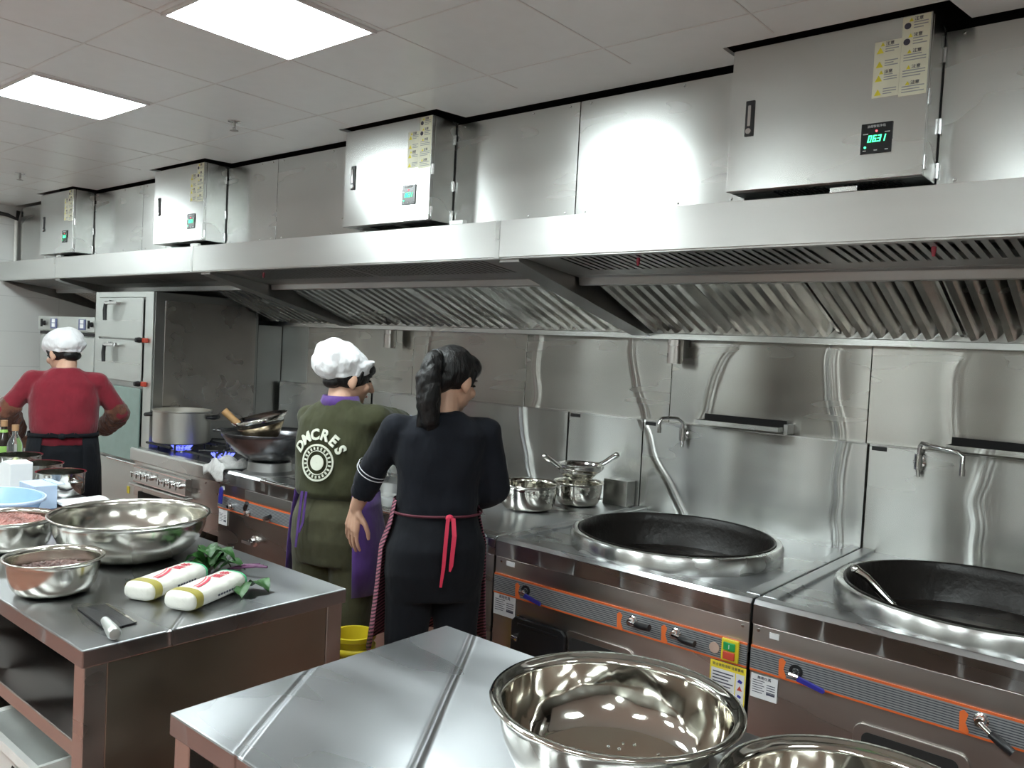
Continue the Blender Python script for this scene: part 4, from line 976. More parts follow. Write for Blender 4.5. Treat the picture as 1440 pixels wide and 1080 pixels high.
# noodle packs
def noodle_pack(cx, cy, z, yaw, lab, L=.25, w=.05, h=.027):
    t = thing('noodle_pack', lab, 'noodle pack', (cx, cy, z), 'wrapped noodle packs', yaw)
    bm = BM()
    rings = [(-L / 2 - .006, .5, .45), (-L / 2, .85, .82), (-L / 2 + .012, 1, 1), (0, 1.03, 1), (L / 2 - .012, 1, 1), (L / 2, .86, .8), (L / 2 + .012, .7, .35)]
    R = []
    for x, a, b in rings:
        R.append([bm.verts.new((x, (abs(math.cos(q)) ** .7) * (1 if math.cos(q) > 0 else -1) * w * a, h + (abs(math.sin(q)) ** .7) * (1 if math.sin(q) > 0 else -1) * h * b)) for q in [2 * PI * k / 24 for k in range(24)]])
    for a, b in zip(R, R[1:]):
        for k in range(24): bm.faces.new((a[k], a[(k + 1) % 24], b[(k + 1) % 24], b[k]))
    bm.faces.new(R[0][::-1]); bm.faces.new(R[-1])
    body = obj('wrapper', bm, M['noodle'], t, smooth=True, local=True)
    def band(x0, x1, nm, mat, q0=0, q1=24, wave=0):
        bm = BM(); A = []
        for x in (x0, x1):
            A.append([bm.verts.new((x + wave * math.sin(k * .5), (abs(math.cos(q)) ** .7) * (1 if math.cos(q) > 0 else -1) * (w * 1.03 + .0008), h + (abs(math.sin(q)) ** .7) * (1 if math.sin(q) > 0 else -1) * (h + .0008))) for k, q in enumerate([2 * PI * k / 24 for k in range(q0, q1 + 1)])])
        for k in range(len(A[0]) - 1): bm.faces.new((A[0][k], A[0][k + 1], A[1][k + 1], A[1][k]))
        return obj(nm, bm, M[mat], body, smooth=True, local=True)
    band(-L / 2 + .012, -L / 2 + .042, 'gold_band', 'noodle_band')
    band(L / 2 - .018, L / 2 - .011, 'green_stripe', 'print_green')
    bm = BM()       # red swoosh lines on top
    for off, w0 in ((0, .0045), (.012, .002)):
        pts = [(-L / 2 + .055 + i * .012, -.018 + off + .03 * (i / 8) ** 2) for i in range(9)]
        for (a, b), (c, d) in zip(pts, pts[1:]):
            vs = [bm.verts.new((p, q, h * 2 + .0012)) for p, q in ((a, b - w0), (c, d - w0), (c, d + w0), (a, b + w0))]; bm.faces.new(vs)
    obj('red_swoosh', bm, M['print_red'], body, local=True)
    bm = text_bm('面条', .034, .0004); move(bm, lambda c: (c.x + L / 2 - .062, c.y - .002, h * 2 + .0012 + c.z)); obj('pack_lettering', bm, M['print_red'], body, local=True)
    bm = BM()
    for k in range(7): box(bm, -.02 + k * .012, -.012 + k * .012, -w * 1.03 - .0014, -w * 1.03 - .0004, h * .75, h * .95)
    obj('side_print', bm, M['ink'], body, local=True)
noodle_pack(-2.125, 1.235, .801, 1.98, 'nearer of the two white noodle packs with olive bands')
noodle_pack(-2.275, 1.195, .801, 1.98, 'noodle pack partly behind the other one, closer to the widest bowl')
# greens
t = thing('leafy_greens', 'bunch of dark green leaves behind the noodle packs', 'vegetable', (-2.33, 1.42, .8005), 'green leaves')
random.seed(11)
def leaf(bm, c, d, L, w, curl):
    c = Vector(c); d = Vector(d).normalized(); s = d.cross(Vector((0, 0, 1))).normalized(); V = []
    for i in range(9):
        u = i / 8; ww = w * math.sin(PI * min(1, u * .93 + .07)) ** .7
        ctr = c + d * L * u + Vector((0, 0, curl * math.sin(u * PI)))
        V.append([bm.verts.new(ctr + s * ww * q + Vector((0, 0, abs(q) * ww * .35 + .004 * math.sin(9 * u + 5 * q)))) for q in (-1, -.5, 0, .5, 1)])
    for a, b in zip(V, V[1:]):
        for k in range(4): bm.faces.new((a[k], a[k + 1], b[k + 1], b[k]))
for i in range(12):
    bm = BM(); a = random.uniform(0, 2 * PI); r = random.uniform(0, .04)
    leaf(bm, (-2.37 + r * math.cos(a), 1.385 + r * math.sin(a), .803 + .004 * i), (math.cos(a + .6), math.sin(a + .6), 0), random.uniform(.05, .08), random.uniform(.02, .032), random.uniform(.01, .03))
    o = obj('leaf', bm, M['leaf'], t, smooth=True, recalc=False)
for i in range(3):
    bm = BM(); tube(bm, [(-2.34 + .02 * i, 1.43, .808 + .006 * i), (-2.28 + .02 * i, 1.45 + .01 * i, .83), (-2.24 + .02 * i, 1.48, .835)], .004, 6); obj('stem', bm, M['leaf_stem'], t, smooth=True)
t = thing('loose_leaf', 'single dark green leaf sticking out at the far end of the noodle packs', 'vegetable', (-2.12, 1.36, .8005), 'green leaves')
bm = BM(); leaf(bm, (-2.16, 1.36, .803), (.9, -.5, 0), .11, .032, .02); obj('leaf', bm, M['leaf'], t, smooth=True, recalc=False)
bm = BM(); leaf(bm, (-2.14, 1.385, .806), (.8, .1, 0), .08, .028, .02); obj('leaf', bm, M['leaf'], t, smooth=True, recalc=False)
# paper, carton, box, basket
bm = BM(); n = 14; V = []
for i in range(n + 1):
    V.append([bm.verts.new((-3.755 + .30 * i / n, 1.41 + .18 * j / n, .8025 + .034 * max(0, math.sin(PI * i / n)) * (.4 + .6 * j / n) + .004 * math.sin(5 * j / n))) for j in range(n + 1)])
for i in range(n):
    for j in range(n): bm.faces.new((V[i][j], V[i + 1][j], V[i + 1][j + 1], V[i][j + 1]))
o = obj('paper_sheet', bm, M['paper'], smooth=True); o.modifiers.new('thick', 'SOLIDIFY').thickness = .0015
rebase(tag(o, 'white sheet of paper behind the widest bowl on the left worktable', 'paper'), (-3.63, 1.5, .8005))
t = thing('blue_basket', 'translucent blue plastic basket with green scraps at the left photo edge', 'basket', (-3.52, 1.17, .8005))
bm = BM(); prof = [(0, .002), (.115, .002), (.12, .006), (.15, .085), (.158, .088), (.158, .092), (.147, .092), (.117, .01), (0, .006)]
lathe(bm, prof, (0, 0, 0), 48); move(bm, lambda c: (c.x * 1.25 - 3.52, c.y * .85 + 1.17, c.z + .8005)); obj('basket_shell', bm, M['blue_clear'], t, smooth='auto')
bm = BM(); lathe(bm, [(.1585, .080), (.164, .083), (.164, .092), (.1585, .094)], (0, 0, 0), 48, closed=True); move(bm, lambda c: (c.x * 1.25 - 3.52, c.y * .85 + 1.17, c.z + .8005)); obj('basket_rim', bm, plain('pale_blue_rim', (.55, .66, .88), .35), t, smooth=True)
bm = BM(); leaf(bm, (-3.56, 1.12, .845), (.9, .1, 0), .1, .02, .01); leaf(bm, (-3.48, 1.14, .85), (.7, -.3, 0), .08, .02, .01); o = rebase(tag(obj('green_scraps', bm, M['leaf'], smooth=True, recalc=False), 'green leaf scraps inside the blue basket', 'vegetable'), (-3.52, 1.13, .845))
t = thing('blue_carton', 'pale blue carton between the blue basket and the metal pots', 'carton', (-3.8, 1.38, .8005))
obj('carton_body', boxes((-3.765, -3.60, 1.312, 1.40, .8005, .90)), M['paper_blue'], t, bevel=.003)
obj('flap', boxes((-3.765, -3.605, 1.402, 1.43, .898, .901)), M['paper_blue'], t)
t = thing('white_carton', 'tall white folded carton standing at the left photo edge', 'carton', (-4.05, 1.38, .8005))
bm = BM(); prism(bm, [(-4.12, .8005), (-3.92, .8005), (-3.92, .95), (-4.0, .955), (-4.12, .915)], 'y', 1.33, 1.42); obj('carton_body', bm, M['paper'], t, bevel=.003)
bm = BM(); prism(bm, [(-4.24, .8005), (-4.125, .8005), (-4.125, .9), (-4.24, .87)], 'y', 1.33, 1.40); obj('torn_flap', bm, plain('lime_print_paper', (.72, .8, .4), .6), t, bevel=.003)
# pots
def small_pot(x, y, r, h, lab):
    t = thing('small_pot', lab, 'pot', (x, y, .8005), 'steel pots on the far table')
    bm = BM(); lathe(bm, [(0, 0), (r * .93, 0), (r * .97, .006), (r, h), (r + .006, h + .002), (r + .006, h + .005), (r - .003, h + .004), (r * .965, .01), (0, .006)], (x, y, .8005), 40); obj('pot_shell', bm, M['polished'], t, smooth='auto')
    bm = BM(); tube(bm, [(x + r * .9, y + r * .3, .8005 + h * .7), (x + r * 1.25, y + r * .42, .8005 + h * .72), (x + r * 1.25, y + r * .05, .8005 + h * .72), (x + r, y - .002, .8005 + h * .7)], .005, 8); obj('handle', bm, M['polished'], t, smooth=True)
small_pot(-3.915, 1.535, .098, .098, 'front pot of the three steel pots behind the white carton')
small_pot(-4.165, 1.535, .098, .105, 'middle pot of the three steel pots behind the white carton')
small_pot(-4.415, 1.535, .098, .115, 'rearmost pot of the three steel pots behind the white carton')
# bottles
def bottle(x, y, h, r, body, cap, lab, label_mat=None):
    t = thing('sauce_bottle', lab, 'bottle', (x, y, .8005), 'bottles on the far table')
    bm = BM(); lathe(bm, [(0, 0), (r, 0), (r, h * .58), (r * .9, h * .66), (r * .38, h * .8), (r * .36, h * .92), (0, h * .92)], (x, y, .8005), 28); b = obj('glass_body', bm, M[body], t, smooth='auto')
    bm = BM(); lathe(bm, [(0, h * .88), (r * .45, h * .88), (r * .45, h), (0, h)], (x, y, .8005), 18); obj('cap', bm, M[cap], t, smooth='auto')
    if label_mat:
        bm = BM(); lathe(bm, [(r + .0006, h * .15), (r + .0008, h * .5)], (x, y, .8005), 28); obj('paper_label', bm, M[label_mat], t, smooth=True)
        bm = BM(); lathe(bm, [(r * .6, h * .72), (r * .42, h * .82)], (x, y, .8005), 20); obj('neck_label', bm, M[label_mat], t, smooth=True)
bottle(-4.70, 1.56, .26, .036, 'bottle_dark', 'cap_brown', 'dark sauce bottle with a green label at the left photo edge', 'bottle_green')
bottle(-4.56, 1.565, .25, .036, 'glass', 'cap_brown', 'clear glass bottle near the hand of the woman in red')
obj_ = thing('white_cup', 'white cup between the bottles and the woman in red', 'cup', (-4.36, 1.36, .8005))
bm = BM(); lathe(bm, [(0, 0), (.03, 0), (.04, .17), (.042, .172), (.038, .17), (.028, .004), (0, .004)], (-4.36, 1.36, .8005), 28); obj('cup_shell', bm, M['plastic_white'], obj_, smooth='auto')
# crate below
t = thing('plastic_crate', 'white plastic crate on the bottom shelf of the left worktable', 'crate', (-2.45, .98, .2))
bm = BM(); x0, x1, y0, y1, z0, z1 = -2.66, -2.26, .85, 1.12, .2005, .40
for (a, b, c, d, e, f) in ((x0 + .02, x1 - .02, y0 + .02, y1 - .02, z0, z0 + .004),): box(bm, a, b, c, d, e, f)
def ring_rect(bm, r0, r1):
    A = [bm.verts.new((x, y, r0[4])) for x, y in ((r0[0], r0[2]), (r0[1], r0[2]), (r0[1], r0[3]), (r0[0], r0[3]))]
    B = [bm.verts.new((x, y, r1[4])) for x, y in ((r1[0], r1[2]), (r1[1], r1[2]), (r1[1], r1[3]), (r1[0], r1[3]))]
    for i in range(4): bm.faces.new((A[i], A[(i + 1) % 4], B[(i + 1) % 4], B[i]))
ring_rect(bm, (x0 + .02, x1 - .02, y0 + .02, y1 - .02, z0), (x0, x1, y0, y1, z1)); ring_rect(bm, (x0, x1, y0, y1, z1), (x0 - .02, x1 + .02, y0 - .02, y1 + .02, z1 + .004)); ring_rect(bm, (x0 - .02, x1 + .02, y0 - .02, y1 + .02, z1 + .004), (x0 - .02, x1 + .02, y0 - .02, y1 + .02, z1 - .02))
o = obj('crate_shell', bm, M['plastic_white'], t); o.modifiers.new('thick', 'SOLIDIFY').thickness = .004
bm = BM(); lathe(bm, [(0, .001), (.016, .001), (.016, 0)], (-2.42, y0 - .002, .33), 6, (0, -1, 0)); obj('crate_hole', bm, M['dark'], t)
# yellow bucket between the tables
t = thing('yellow_bucket', 'yellow plastic bucket on the floor between the two women at the range', 'bucket', (-2.38, 1.99, 0))
bm = BM(); lathe(bm, [(0, 0), (.062, 0), (.066, .01), (.076, .44), (.084, .445), (.084, .46), (.074, .46), (.072, .44), (.062, .014), (0, .012)], (-2.38, 1.99, 0), 40); obj('bucket_shell', bm, M['yellow_plastic'], t, smooth='auto')
bm = BM(); lathe(bm, [(.0775, .39), (.085, .395), (.085, .415), (.0775, .42)], (-2.38, 1.99, 0), 40, closed=True); obj('bucket_band', bm, M['yellow_plastic'], t, smooth=True)

# ================================================================== people
def remesh(o, vox, smooth=6, disp=0, dscale=.12):
    r = o.modifiers.new('one_skin', 'REMESH'); r.mode = 'VOXEL'; r.voxel_size = vox; r.use_smooth_shade = True
    s = o.modifiers.new('soften', 'SMOOTH'); s.factor = .5; s.iterations = smooth
    if disp:
        tx = bpy.data.textures.new('folds', 'CLOUDS'); tx.noise_scale = dscale; tx.noise_depth = 1
        d = o.modifiers.new('folds', 'DISPLACE'); d.texture = tx; d.strength = disp; d.mid_level = .5; d.texture_coords = 'LOCAL'
def hand(bm, wrist, d, n, thumb_side, curl=.25, size=1.0):
    """five separate fingers on a palm; d = pointing direction, n = back of the hand, thumb on the side thumb_side*(d x n)"""
    W = Vector(wrist); d = Vector(d).normalized(); n = Vector(n); n = (n - d * n.dot(d)).normalized(); s = d.cross(n) * thumb_side
    offs = [.031, .0105, -.0105, -.031]; lens = [.9, 1.0, .94, .76]; kn = []
    for o_, k in zip(offs, (.082, .086, .083, .076)):
        p = W + d * k * size + s * o_ * size; kn.append(p)
        capsule(bm, W + s * o_ * .55 * size + d * .01, p, .0135 * size, .0115 * size, 10)
    for i, p in enumerate(kn):
        dd = (d + s * (.10 - .07 * i)).normalized(); nn = n; pos = p
        for L, r0, r1, c in ((.042, .0088, .008, curl * .8), (.026, .008, .0074, curl * 1.1), (.021, .0074, .0062, curl * .8)):
            ca, sa = math.cos(c), math.sin(c); dd, nn = dd * ca - nn * sa, nn * ca + dd * sa
            q = pos + dd * L * lens[i] * size; capsule(bm, pos, q, r0 * size, r1 * size, 10); pos = q
    b = W + d * .022 * size + s * .026 * size; t1 = b + (d * .6 + s * .62 - n * .35).normalized() * .042 * size
    t2 = t1 + (d * .85 + s * .3 - n * .35).normalized() * .032 * size; t3 = t2 + (d * .95 + s * .05 - n * .3).normalized() * .024 * size
    capsule(bm, b, t1, .0145 * size, .0105 * size, 10); capsule(bm, t1, t2, .0105 * size, .009 * size, 10); capsule(bm, t2, t3, .009 * size, .0072 * size, 10)
def person(label, loc, yaw, P):
    t = thing('person', label, 'person', loc, None, yaw)
    Hm = Euler((P['head_pitch'], P.get('head_roll', 0), P['head_yaw']), 'YXZ').to_matrix(); Hm = Matrix.Rotation(P['head_yaw'], 3, 'Z') @ Matrix.Rotation(P['head_pitch'], 3, 'X') @ Matrix.Rotation(P.get('head_roll', 0), 3, 'Y')
    hc = Vector(P['head']); h = lambda x, y, z: hc + Hm @ Vector((x, y, z))
    L, R_ = P['L'], P['R']
    bm = BM()
    ellipsoid(bm, h(0, -.012, .02), (.074, .092, .092), Hm); ellipsoid(bm, h(0, .02, -.035), (.060, .066, .078), Hm); ellipsoid(bm, h(0, .052, -.082), (.026, .028, .024), Hm)
    capsule(bm, h(0, .084, .005), h(0, .104, -.032), .008, .0125); ellipsoid(bm, h(.012, .094, -.036), (.008, .01, .007), Hm); ellipsoid(bm, h(-.012, .094, -.036), (.008, .01, .007), Hm)
    ellipsoid(bm, h(.036, .06, -.028), (.024, .022, .022), Hm); ellipsoid(bm, h(-.036, .06, -.028), (.024, .022, .022), Hm)
    for s in (-1, 1):
        ellipsoid(bm, h(s * .075, -.008, -.012), (.009, .019, .031), Hm @ Euler((0, 0, s * -.35)).to_matrix()); ellipsoid(bm, h(s * .073, 0, -.035), (.008, .01, .012), Hm)
    nb = Vector(P.get('neck', (0, -.005, 1.29))); capsule(bm, nb, h(0, -.025, -.06), .056, .05)
    loft(bm, [(0, 0, .80, .12, .09), (0, 0, .95, .11, .075), (0, 0, 1.12, .125, .08), (0, 0, 1.26, .13, .065), (0, -.003, 1.315, .065, .055)], 20)
    for s, A in ((-1, L), (1, R_)):
        sh, el, wr = (Vector(A[k]) for k in ('sh', 'el', 'wr'))
        capsule(bm, Vector((s * .09, 0, 1.255)), sh, .045, .042); capsule(bm, sh, el, .042, .034); capsule(bm, el, el.lerp(wr, .35), .036, .037); capsule(bm, el.lerp(wr, .3), wr, .037, .025)
        hand(bm, wr, A['hd'], A['hn'], A['ts'], A.get('curl', .3))
        hip = Vector((s * .085, 0, .80)); kn = Vector((s * .085, .01, .43)); an = Vector((s * .085, -.02, .08))
        capsule(bm, hip, kn, .07, .048); capsule(bm, kn, an, .048, .034)
    body = obj('body', bm, M['skin'], t, smooth=True, local=True); remesh(body, P.get('vox', .0045), 5)
    # face details
    bm = BM()
    for s in (-1, 1): ellipsoid(bm, h(s * .031, .0765, .004), (.010, .005, .0045), Hm, 10, 6)
    obj('eyes', bm, M['eye'], t, smooth=True, local=True)
    bm = BM(); ellipsoid(bm, h(0, .083, -.060), (.021, .007, .0065), Hm, 12, 8); obj('lips', bm, M['lips'], t, smooth=True, local=True)
    bm = BM()
    for s in (-1, 1): tube(bm, [h(s * .014, .083, .021), h(s * .032, .081, .026), h(s * .05, .068, .022)], [.0018, .0025, .0015], 6)
    obj('eyebrows', bm, M['hair'], t, smooth=True, local=True)
    # top garment
    bm = BM(); loft(bm, P['torso'], 30)
    for s, A in ((-1, L), (1, R_)):
        sh, el, wr = (Vector(A[k]) for k in ('sh', 'el', 'wr')); end = el.lerp(wr, A.get('sleeve', .9)); w0, w1, w2 = A.get('sr', (.066, .056, .044))
        capsule(bm, Vector((s * .06, 0, 1.262)), sh, .047, w0 * .84); capsule(bm, sh, el, w0 * .84, w1)
        if A.get('sleeve', .9) > 0.02: tube(bm, [el - (end - el).normalized() * .02, el, el.lerp(end, .5), end], [w1 * .9, w1, (w1 + w2) / 2, w2], 16)
    top = obj(P.get('top_name', 'sweater'), bm, P['top_mat'], t, smooth=True, local=True); remesh(top, .0075, 6, P.get('fold', .012), .11)
    # trousers
    bm = BM(); loft(bm, P['hips'], 28)
    lr = P.get('leg_r', (.088, .07, .058))
    for s in (-1, 1):
        hip = Vector((s * .085, 0, .76)); kn = Vector((s * .09, .01, .42)); an = Vector((s * .088, -.015, .075))
        capsule(bm, hip, kn, lr[0], lr[1]); tube(bm, [kn + Vector((0, 0, .05)), kn, kn.lerp(an, .5), an], [lr[1], lr[1], (lr[1] + lr[2]) / 2, lr[2]], 18)
    tr = obj('trousers', bm, P['leg_mat'], t, smooth=True, local=True); remesh(tr, .0085, 6, .01, .12)
    for s in (-1, 1):
        bm = BM(); ellipsoid(bm, (s * .09, .055, .04), (.045, .125, .04)); ellipsoid(bm, (s * .09, -.02, .06), (.042, .055, .055)); move(bm, lambda c: (c.x, c.y, max(c.z, .001)))
        sh_ = obj('shoe', bm, M['rubber'], t, smooth=True, local=True)
    return t, h, Hm, body, top, tr
def chef_cap(t, h, Hm, tilt=-.35, puff=(.098, .122, .08), back=-.045, up=.062):
    R = Hm @ Matrix.Rotation(tilt, 3, 'X')
    bm = BM(); ellipsoid(bm, h(0, back, up), puff, R, 28, 16); ellipsoid(bm, h(0, back - .05, up - .028), (puff[0] * .86, puff[1] * .62, puff[2] * .74), R, 24, 14)
    loft_r = []
    n = 28; rows = []
    for k in range(6):     # band hugging the head
        z = -.012 + .011 * k
        rows.append([bm.verts.new(h(.083 * math.cos(2 * PI * i / n), -.012 + .101 * math.sin(2 * PI * i / n), .018 + z + .032 * math.sin(2 * PI * i / n))) for i in range(n)])
    for a, b in zip(rows, rows[1:]):
        for i in range(n): bm.faces.new((a[i], a[(i + 1) % n], b[(i + 1) % n], b[i]))
    bm.faces.new(rows[0][::-1]); bm.faces.new(rows[-1])
    c = obj('cap', bm, M['white_cloth'], t, smooth=True, local=True); remesh(c, .006, 3, .012, .045); return c
def hair_shell(t, h, Hm, parts, nm='hair', vox=.005, disp=.006):
    bm = BM()
    for p in parts:
        if p[0] == 'e': ellipsoid(bm, h(*p[1]), p[2], Hm @ Euler(p[3] if len(p) > 3 else (0, 0, 0)).to_matrix(), 24, 14)
        else: capsule(bm, h(*p[1]), h(*p[2]), p[3], p[4])
    o = obj(nm, bm, M['hair'], t, smooth=True, local=True); remesh(o, vox, 3, disp, .03); return o
def wrap(rings, a0, a1, seg=30):
    bm = BM(); loft(bm, rings, seg, False, 2.3, a0, a1); return bm
def shell(nm, bm, mat, parent, th=.004, disp=0):
    o = obj(nm, bm, mat, parent, smooth=True, local=True, recalc=False); s = o.modifiers.new('thick', 'SOLIDIFY'); s.thickness = th; s.offset = 1; return o
F = PI / 2     # front of the body in the loft's own angle

# --- woman in black
PB = dict(head=(.045, .035, 1.435), head_yaw=-.95, head_pitch=-.32, head_roll=0, neck=(.005, -.01, 1.29),
    L=dict(sh=(-.165, 0, 1.255), el=(-.228, .10, 1.08), wr=(-.272, .17, .945), hd=(-.14, .12, -1), hn=(-.85, -.5, .1), ts=-1, curl=.22, sleeve=.62, sr=(.062, .056, .046)),
    R=dict(sh=(.165, 0, 1.255), el=(.208, .01, 1.045), wr=(.10, .19, .96), hd=(-.35, .9, -.1), hn=(.1, .1, 1), ts=1, curl=.5, sleeve=.95, sr=(.062, .062, .05)),
    torso=[(0, 0, .945, .142, .105), (0, 0, .99, .146, .108), (0, 0, 1.08, .15, .106), (0, 0, 1.17, .163, .108), (0, -.004, 1.245, .168, .096), (0, -.006, 1.29, .125, .076), (.002, -.006, 1.325, .068, .06)],
    hips=[(0, 0, .66, .165, .115), (0, -.01, .76, .18, .132), (0, -.012, .85, .178, .132), (0, 0, .93, .152, .112), (0, 0, 1.0, .138, .10)], fold=.018, top_mat=M['sweater_black'], leg_mat=M['trousers_black'], leg_r=(.093, .074, .064), vox=.004)
t, h, Hm, body, top, tr = person('dark haired woman in a black sweater, ponytail hanging down her back, left hand lowered', (-2.06, 2.08, 0), math.radians(55), PB)
hair_shell(t, h, Hm, [('e', (0, -.022, .03), (.085, .098, .092)), ('e', (0, .035, .062), (.07, .062, .05)), ('c', (-.076, .015, .035), (-.077, .005, -.02), .013, .008), ('c', (.076, .02, .035), (.077, .018, -.012), .012, .006), ('e', (0, -.075, -.015), (.068, .045, .06))])
# ponytail gathered high at the back and falling over the collar (world-down in the body's own frame)
g = h(0, -.115, .045)
pt = [g, g + Vector((-.015, -.032, -.01)), g + Vector((-.03, -.05, -.07)), g + Vector((-.03, -.055, -.15)), g + Vector((-.022, -.05, -.22)), g + Vector((-.015, -.045, -.275))]
bm = BM()
for a, b, r0, r1 in zip(pt, pt[1:], (.022, .034, .044, .044, .036), (.034, .044, .044, .036, .012)): capsule(bm, a, b, r0, r1)
random.seed(2)
for i in range(10):
    o_ = Vector((random.uniform(-.04, .04), random.uniform(-.012, .02), 0)); capsule(bm, pt[2] + o_ * .5, pt[4] + o_ + Vector((0, 0, -.02)), .012, .008); capsule(bm, pt[4] + o_ + Vector((0, 0, -.02)), pt[5] + o_ * 1.2 + Vector((0, 0, -random.uniform(0, .035))), .008, .003)
pn = obj('ponytail', bm, M['hair'], t, smooth=True, local=True); remesh(pn, .005, 2, .012, .03)
bm = BM(); lathe(bm, [(.024, -.008), (.03, -.008), (.03, .008), (.024, .008)], g + Vector((-.004, -.008, 0)), 18, (Hm @ Vector((0, -1, -.15))).normalized(), closed=True); obj('hair_tie', bm, M['rubber'], t, smooth=True, local=True)
# apron: front and left side, tied at the back
rr = [(0, .0, 1.01, .156, .122), (0, .0, .93, .170, .135), (0, .01, .84, .198, .158), (0, .02, .7, .205, .175), (0, .03, .56, .215, .2), (0, .035, .46, .225, .21)]
ap = shell('apron', wrap(rr, F - 1.45, F + 1.8), M['apron_stripe'], t, .003)
bm = BM(); loft(bm, [(0, 0, .965, .160, .128), (0, 0, .973, .160, .127)], 30, False); bt = shell('apron_band', bm, plain('maroon_tape', (.09, .012, .025), .7), ap, .003)
bm = BM(); kx, ky = .02, -.136
ellipsoid(bm, (kx, ky, .968), (.014, .009, .012), None, 12, 8)
def ribbon(bm, pts, w, n=(0, -1, 0)):
    for (a, wa), (b, wb) in zip(list(zip(pts, w)), list(zip(pts, w))[1:]):
        a, b = Vector(a), Vector(b); s = (b - a).normalized().cross(Vector(n)).normalized(); nn = Vector(n) * .0015
        v = [bm.verts.new(p) for p in (a - s * wa - nn, a + s * wa - nn, b + s * wb - nn, b - s * wb - nn, a - s * wa + nn, a + s * wa + nn, b + s * wb + nn, b - s * wb + nn)]
        for f in ((0, 1, 2, 3), (7, 6, 5, 4), (0, 4, 5, 1), (1, 5, 6, 2), (2, 6, 7, 3), (3, 7, 4, 0)): bm.faces.new([v[i] for i in f])
ribbon(bm, [(kx - .006, ky - .006, .968), (kx - .012, ky - .018, .90), (kx - .018, ky - .026, .80), (kx - .024, ky - .024, .735)], [.006, .0065, .006, .004])
ribbon(bm, [(kx + .012, ky - .006, .968), (kx + .016, ky - .02, .91), (kx + .008, ky - .028, .81), (kx + .004, ky - .028, .79)], [.007, .0075, .007, .003])
obj('tie_ribbons', bm, M['ribbon'], ap, local=True)
# white stripes on the left sleeve
el = Vector(PB['L']['el']); wr = Vector(PB['L']['wr']); sh = Vector(PB['L']['sh']); bm = BM()
for u in (.86, .93):
    p = sh.lerp(el, u); d = (el - sh).normalized(); lathe(bm, [(.061, -.002), (.0625, 0), (.061, .002)], p, 28, d)
obj('sleeve_stripes', bm, plain('white_yarn', (.6, .6, .64), .8), top, smooth=True, local=True)

# --- woman in green
PG = dict(head=(.01, .05, 1.405), head_yaw=-.72, head_pitch=-.18, neck=(0, .0, 1.285),
    L=dict(sh=(-.150, .015, 1.232), el=(-.19, .16, 1.05), wr=(-.16, .36, 1.03), hd=(.1, 1, -.1), hn=(-.2, 0, 1), ts=1, curl=.5, sleeve=.9, sr=(.062, .06, .05)),
    R=dict(sh=(.16, .02, 1.25), el=(.135, .24, 1.205), wr=(.20, .47, 1.15), hd=(.3, .9, -.2), hn=(0, 0, 1), ts=-1, curl=.5, sleeve=.12, sr=(.072, .072, .06)),
    torso=[(0, .0, .925, .150, .115), (0, .0, .95, .172, .13), (0, 0, 1.03, .175, .125), (0, 0, 1.14, .175, .118), (0, 0, 1.235, .17, .1), (0, -.002, 1.285, .125, .078), (0, 0, 1.322, .072, .062)],
    hips=[(0, 0, .66, .17, .12), (0, -.008, .76, .178, .13), (0, -.008, .85, .172, .128), (0, 0, .92, .15, .112), (0, 0, .97, .14, .10)], top_mat=M['olive'], leg_mat=M['olive_pants'], top_name='sweatshirt', leg_r=(.1, .085, .078), fold=.016)
tg, h, Hm, body, top, tr = person('woman in an olive lettered sweatshirt and white cap stirring at the wok range', (-2.66, 2.1, 0), math.radians(20), PG)
chef_cap(tg, h, Hm)
hair_shell(tg, h, Hm, [('e', (0, -.012, .012), (.079, .094, .075)), ('e', (0, .058, .05), (.064, .040, .030)), ('c', (-.072, .015, .03), (-.076, .012, -.015), .012, .006), ('c', (.072, .02, .03), (.076, .018, -.015), .012, .006), ('e', (0, -.07, -.03), (.058, .035, .028))], disp=.004)
R_ = PG['R']; el, wr = Vector(R_['el']), Vector(R_['wr']); bm = BM()
tube(bm, [el.lerp(wr, -.06), el.lerp(wr, .05), el.lerp(wr, .55), el.lerp(wr, .9), el.lerp(wr, .97)], [.055, .064, .06, .05, .038], 18); o = obj('sleeve_cover', bm, M['blue_sleeve'], tg, smooth=True, local=True); remesh(o, .006, 4, .014, .05)
L_ = PG['L']
rr = [(0, .0, .955, .182, .140), (0, .0, .9, .188, .146), (0, .005, .8, .205, .165), (0, .01, .68, .215, .178), (0, .015, .56, .22, .185)]
ap = shell('apron', wrap(rr, F - 2.35, F + 1.7), M['purple'], tg, .003)
bm = BM(); ribbon(bm, [(-.06, -.15, .96), (-.065, -.158, .85), (-.07, -.165, .74)], [.006, .006, .004]); ribbon(bm, [(-.04, -.152, .96), (-.045, -.16, .84), (-.055, -.168, .80)], [.005, .005, .003]); obj('tie_ribbons', bm, M['purple'], ap, local=True)
bm = BM(); loft(bm, [(0, .0, 1.29, .082, .072), (0, .006, 1.335, .066, .066)], 28, False); shell('collar', bm, M['purple'], tg, .004)
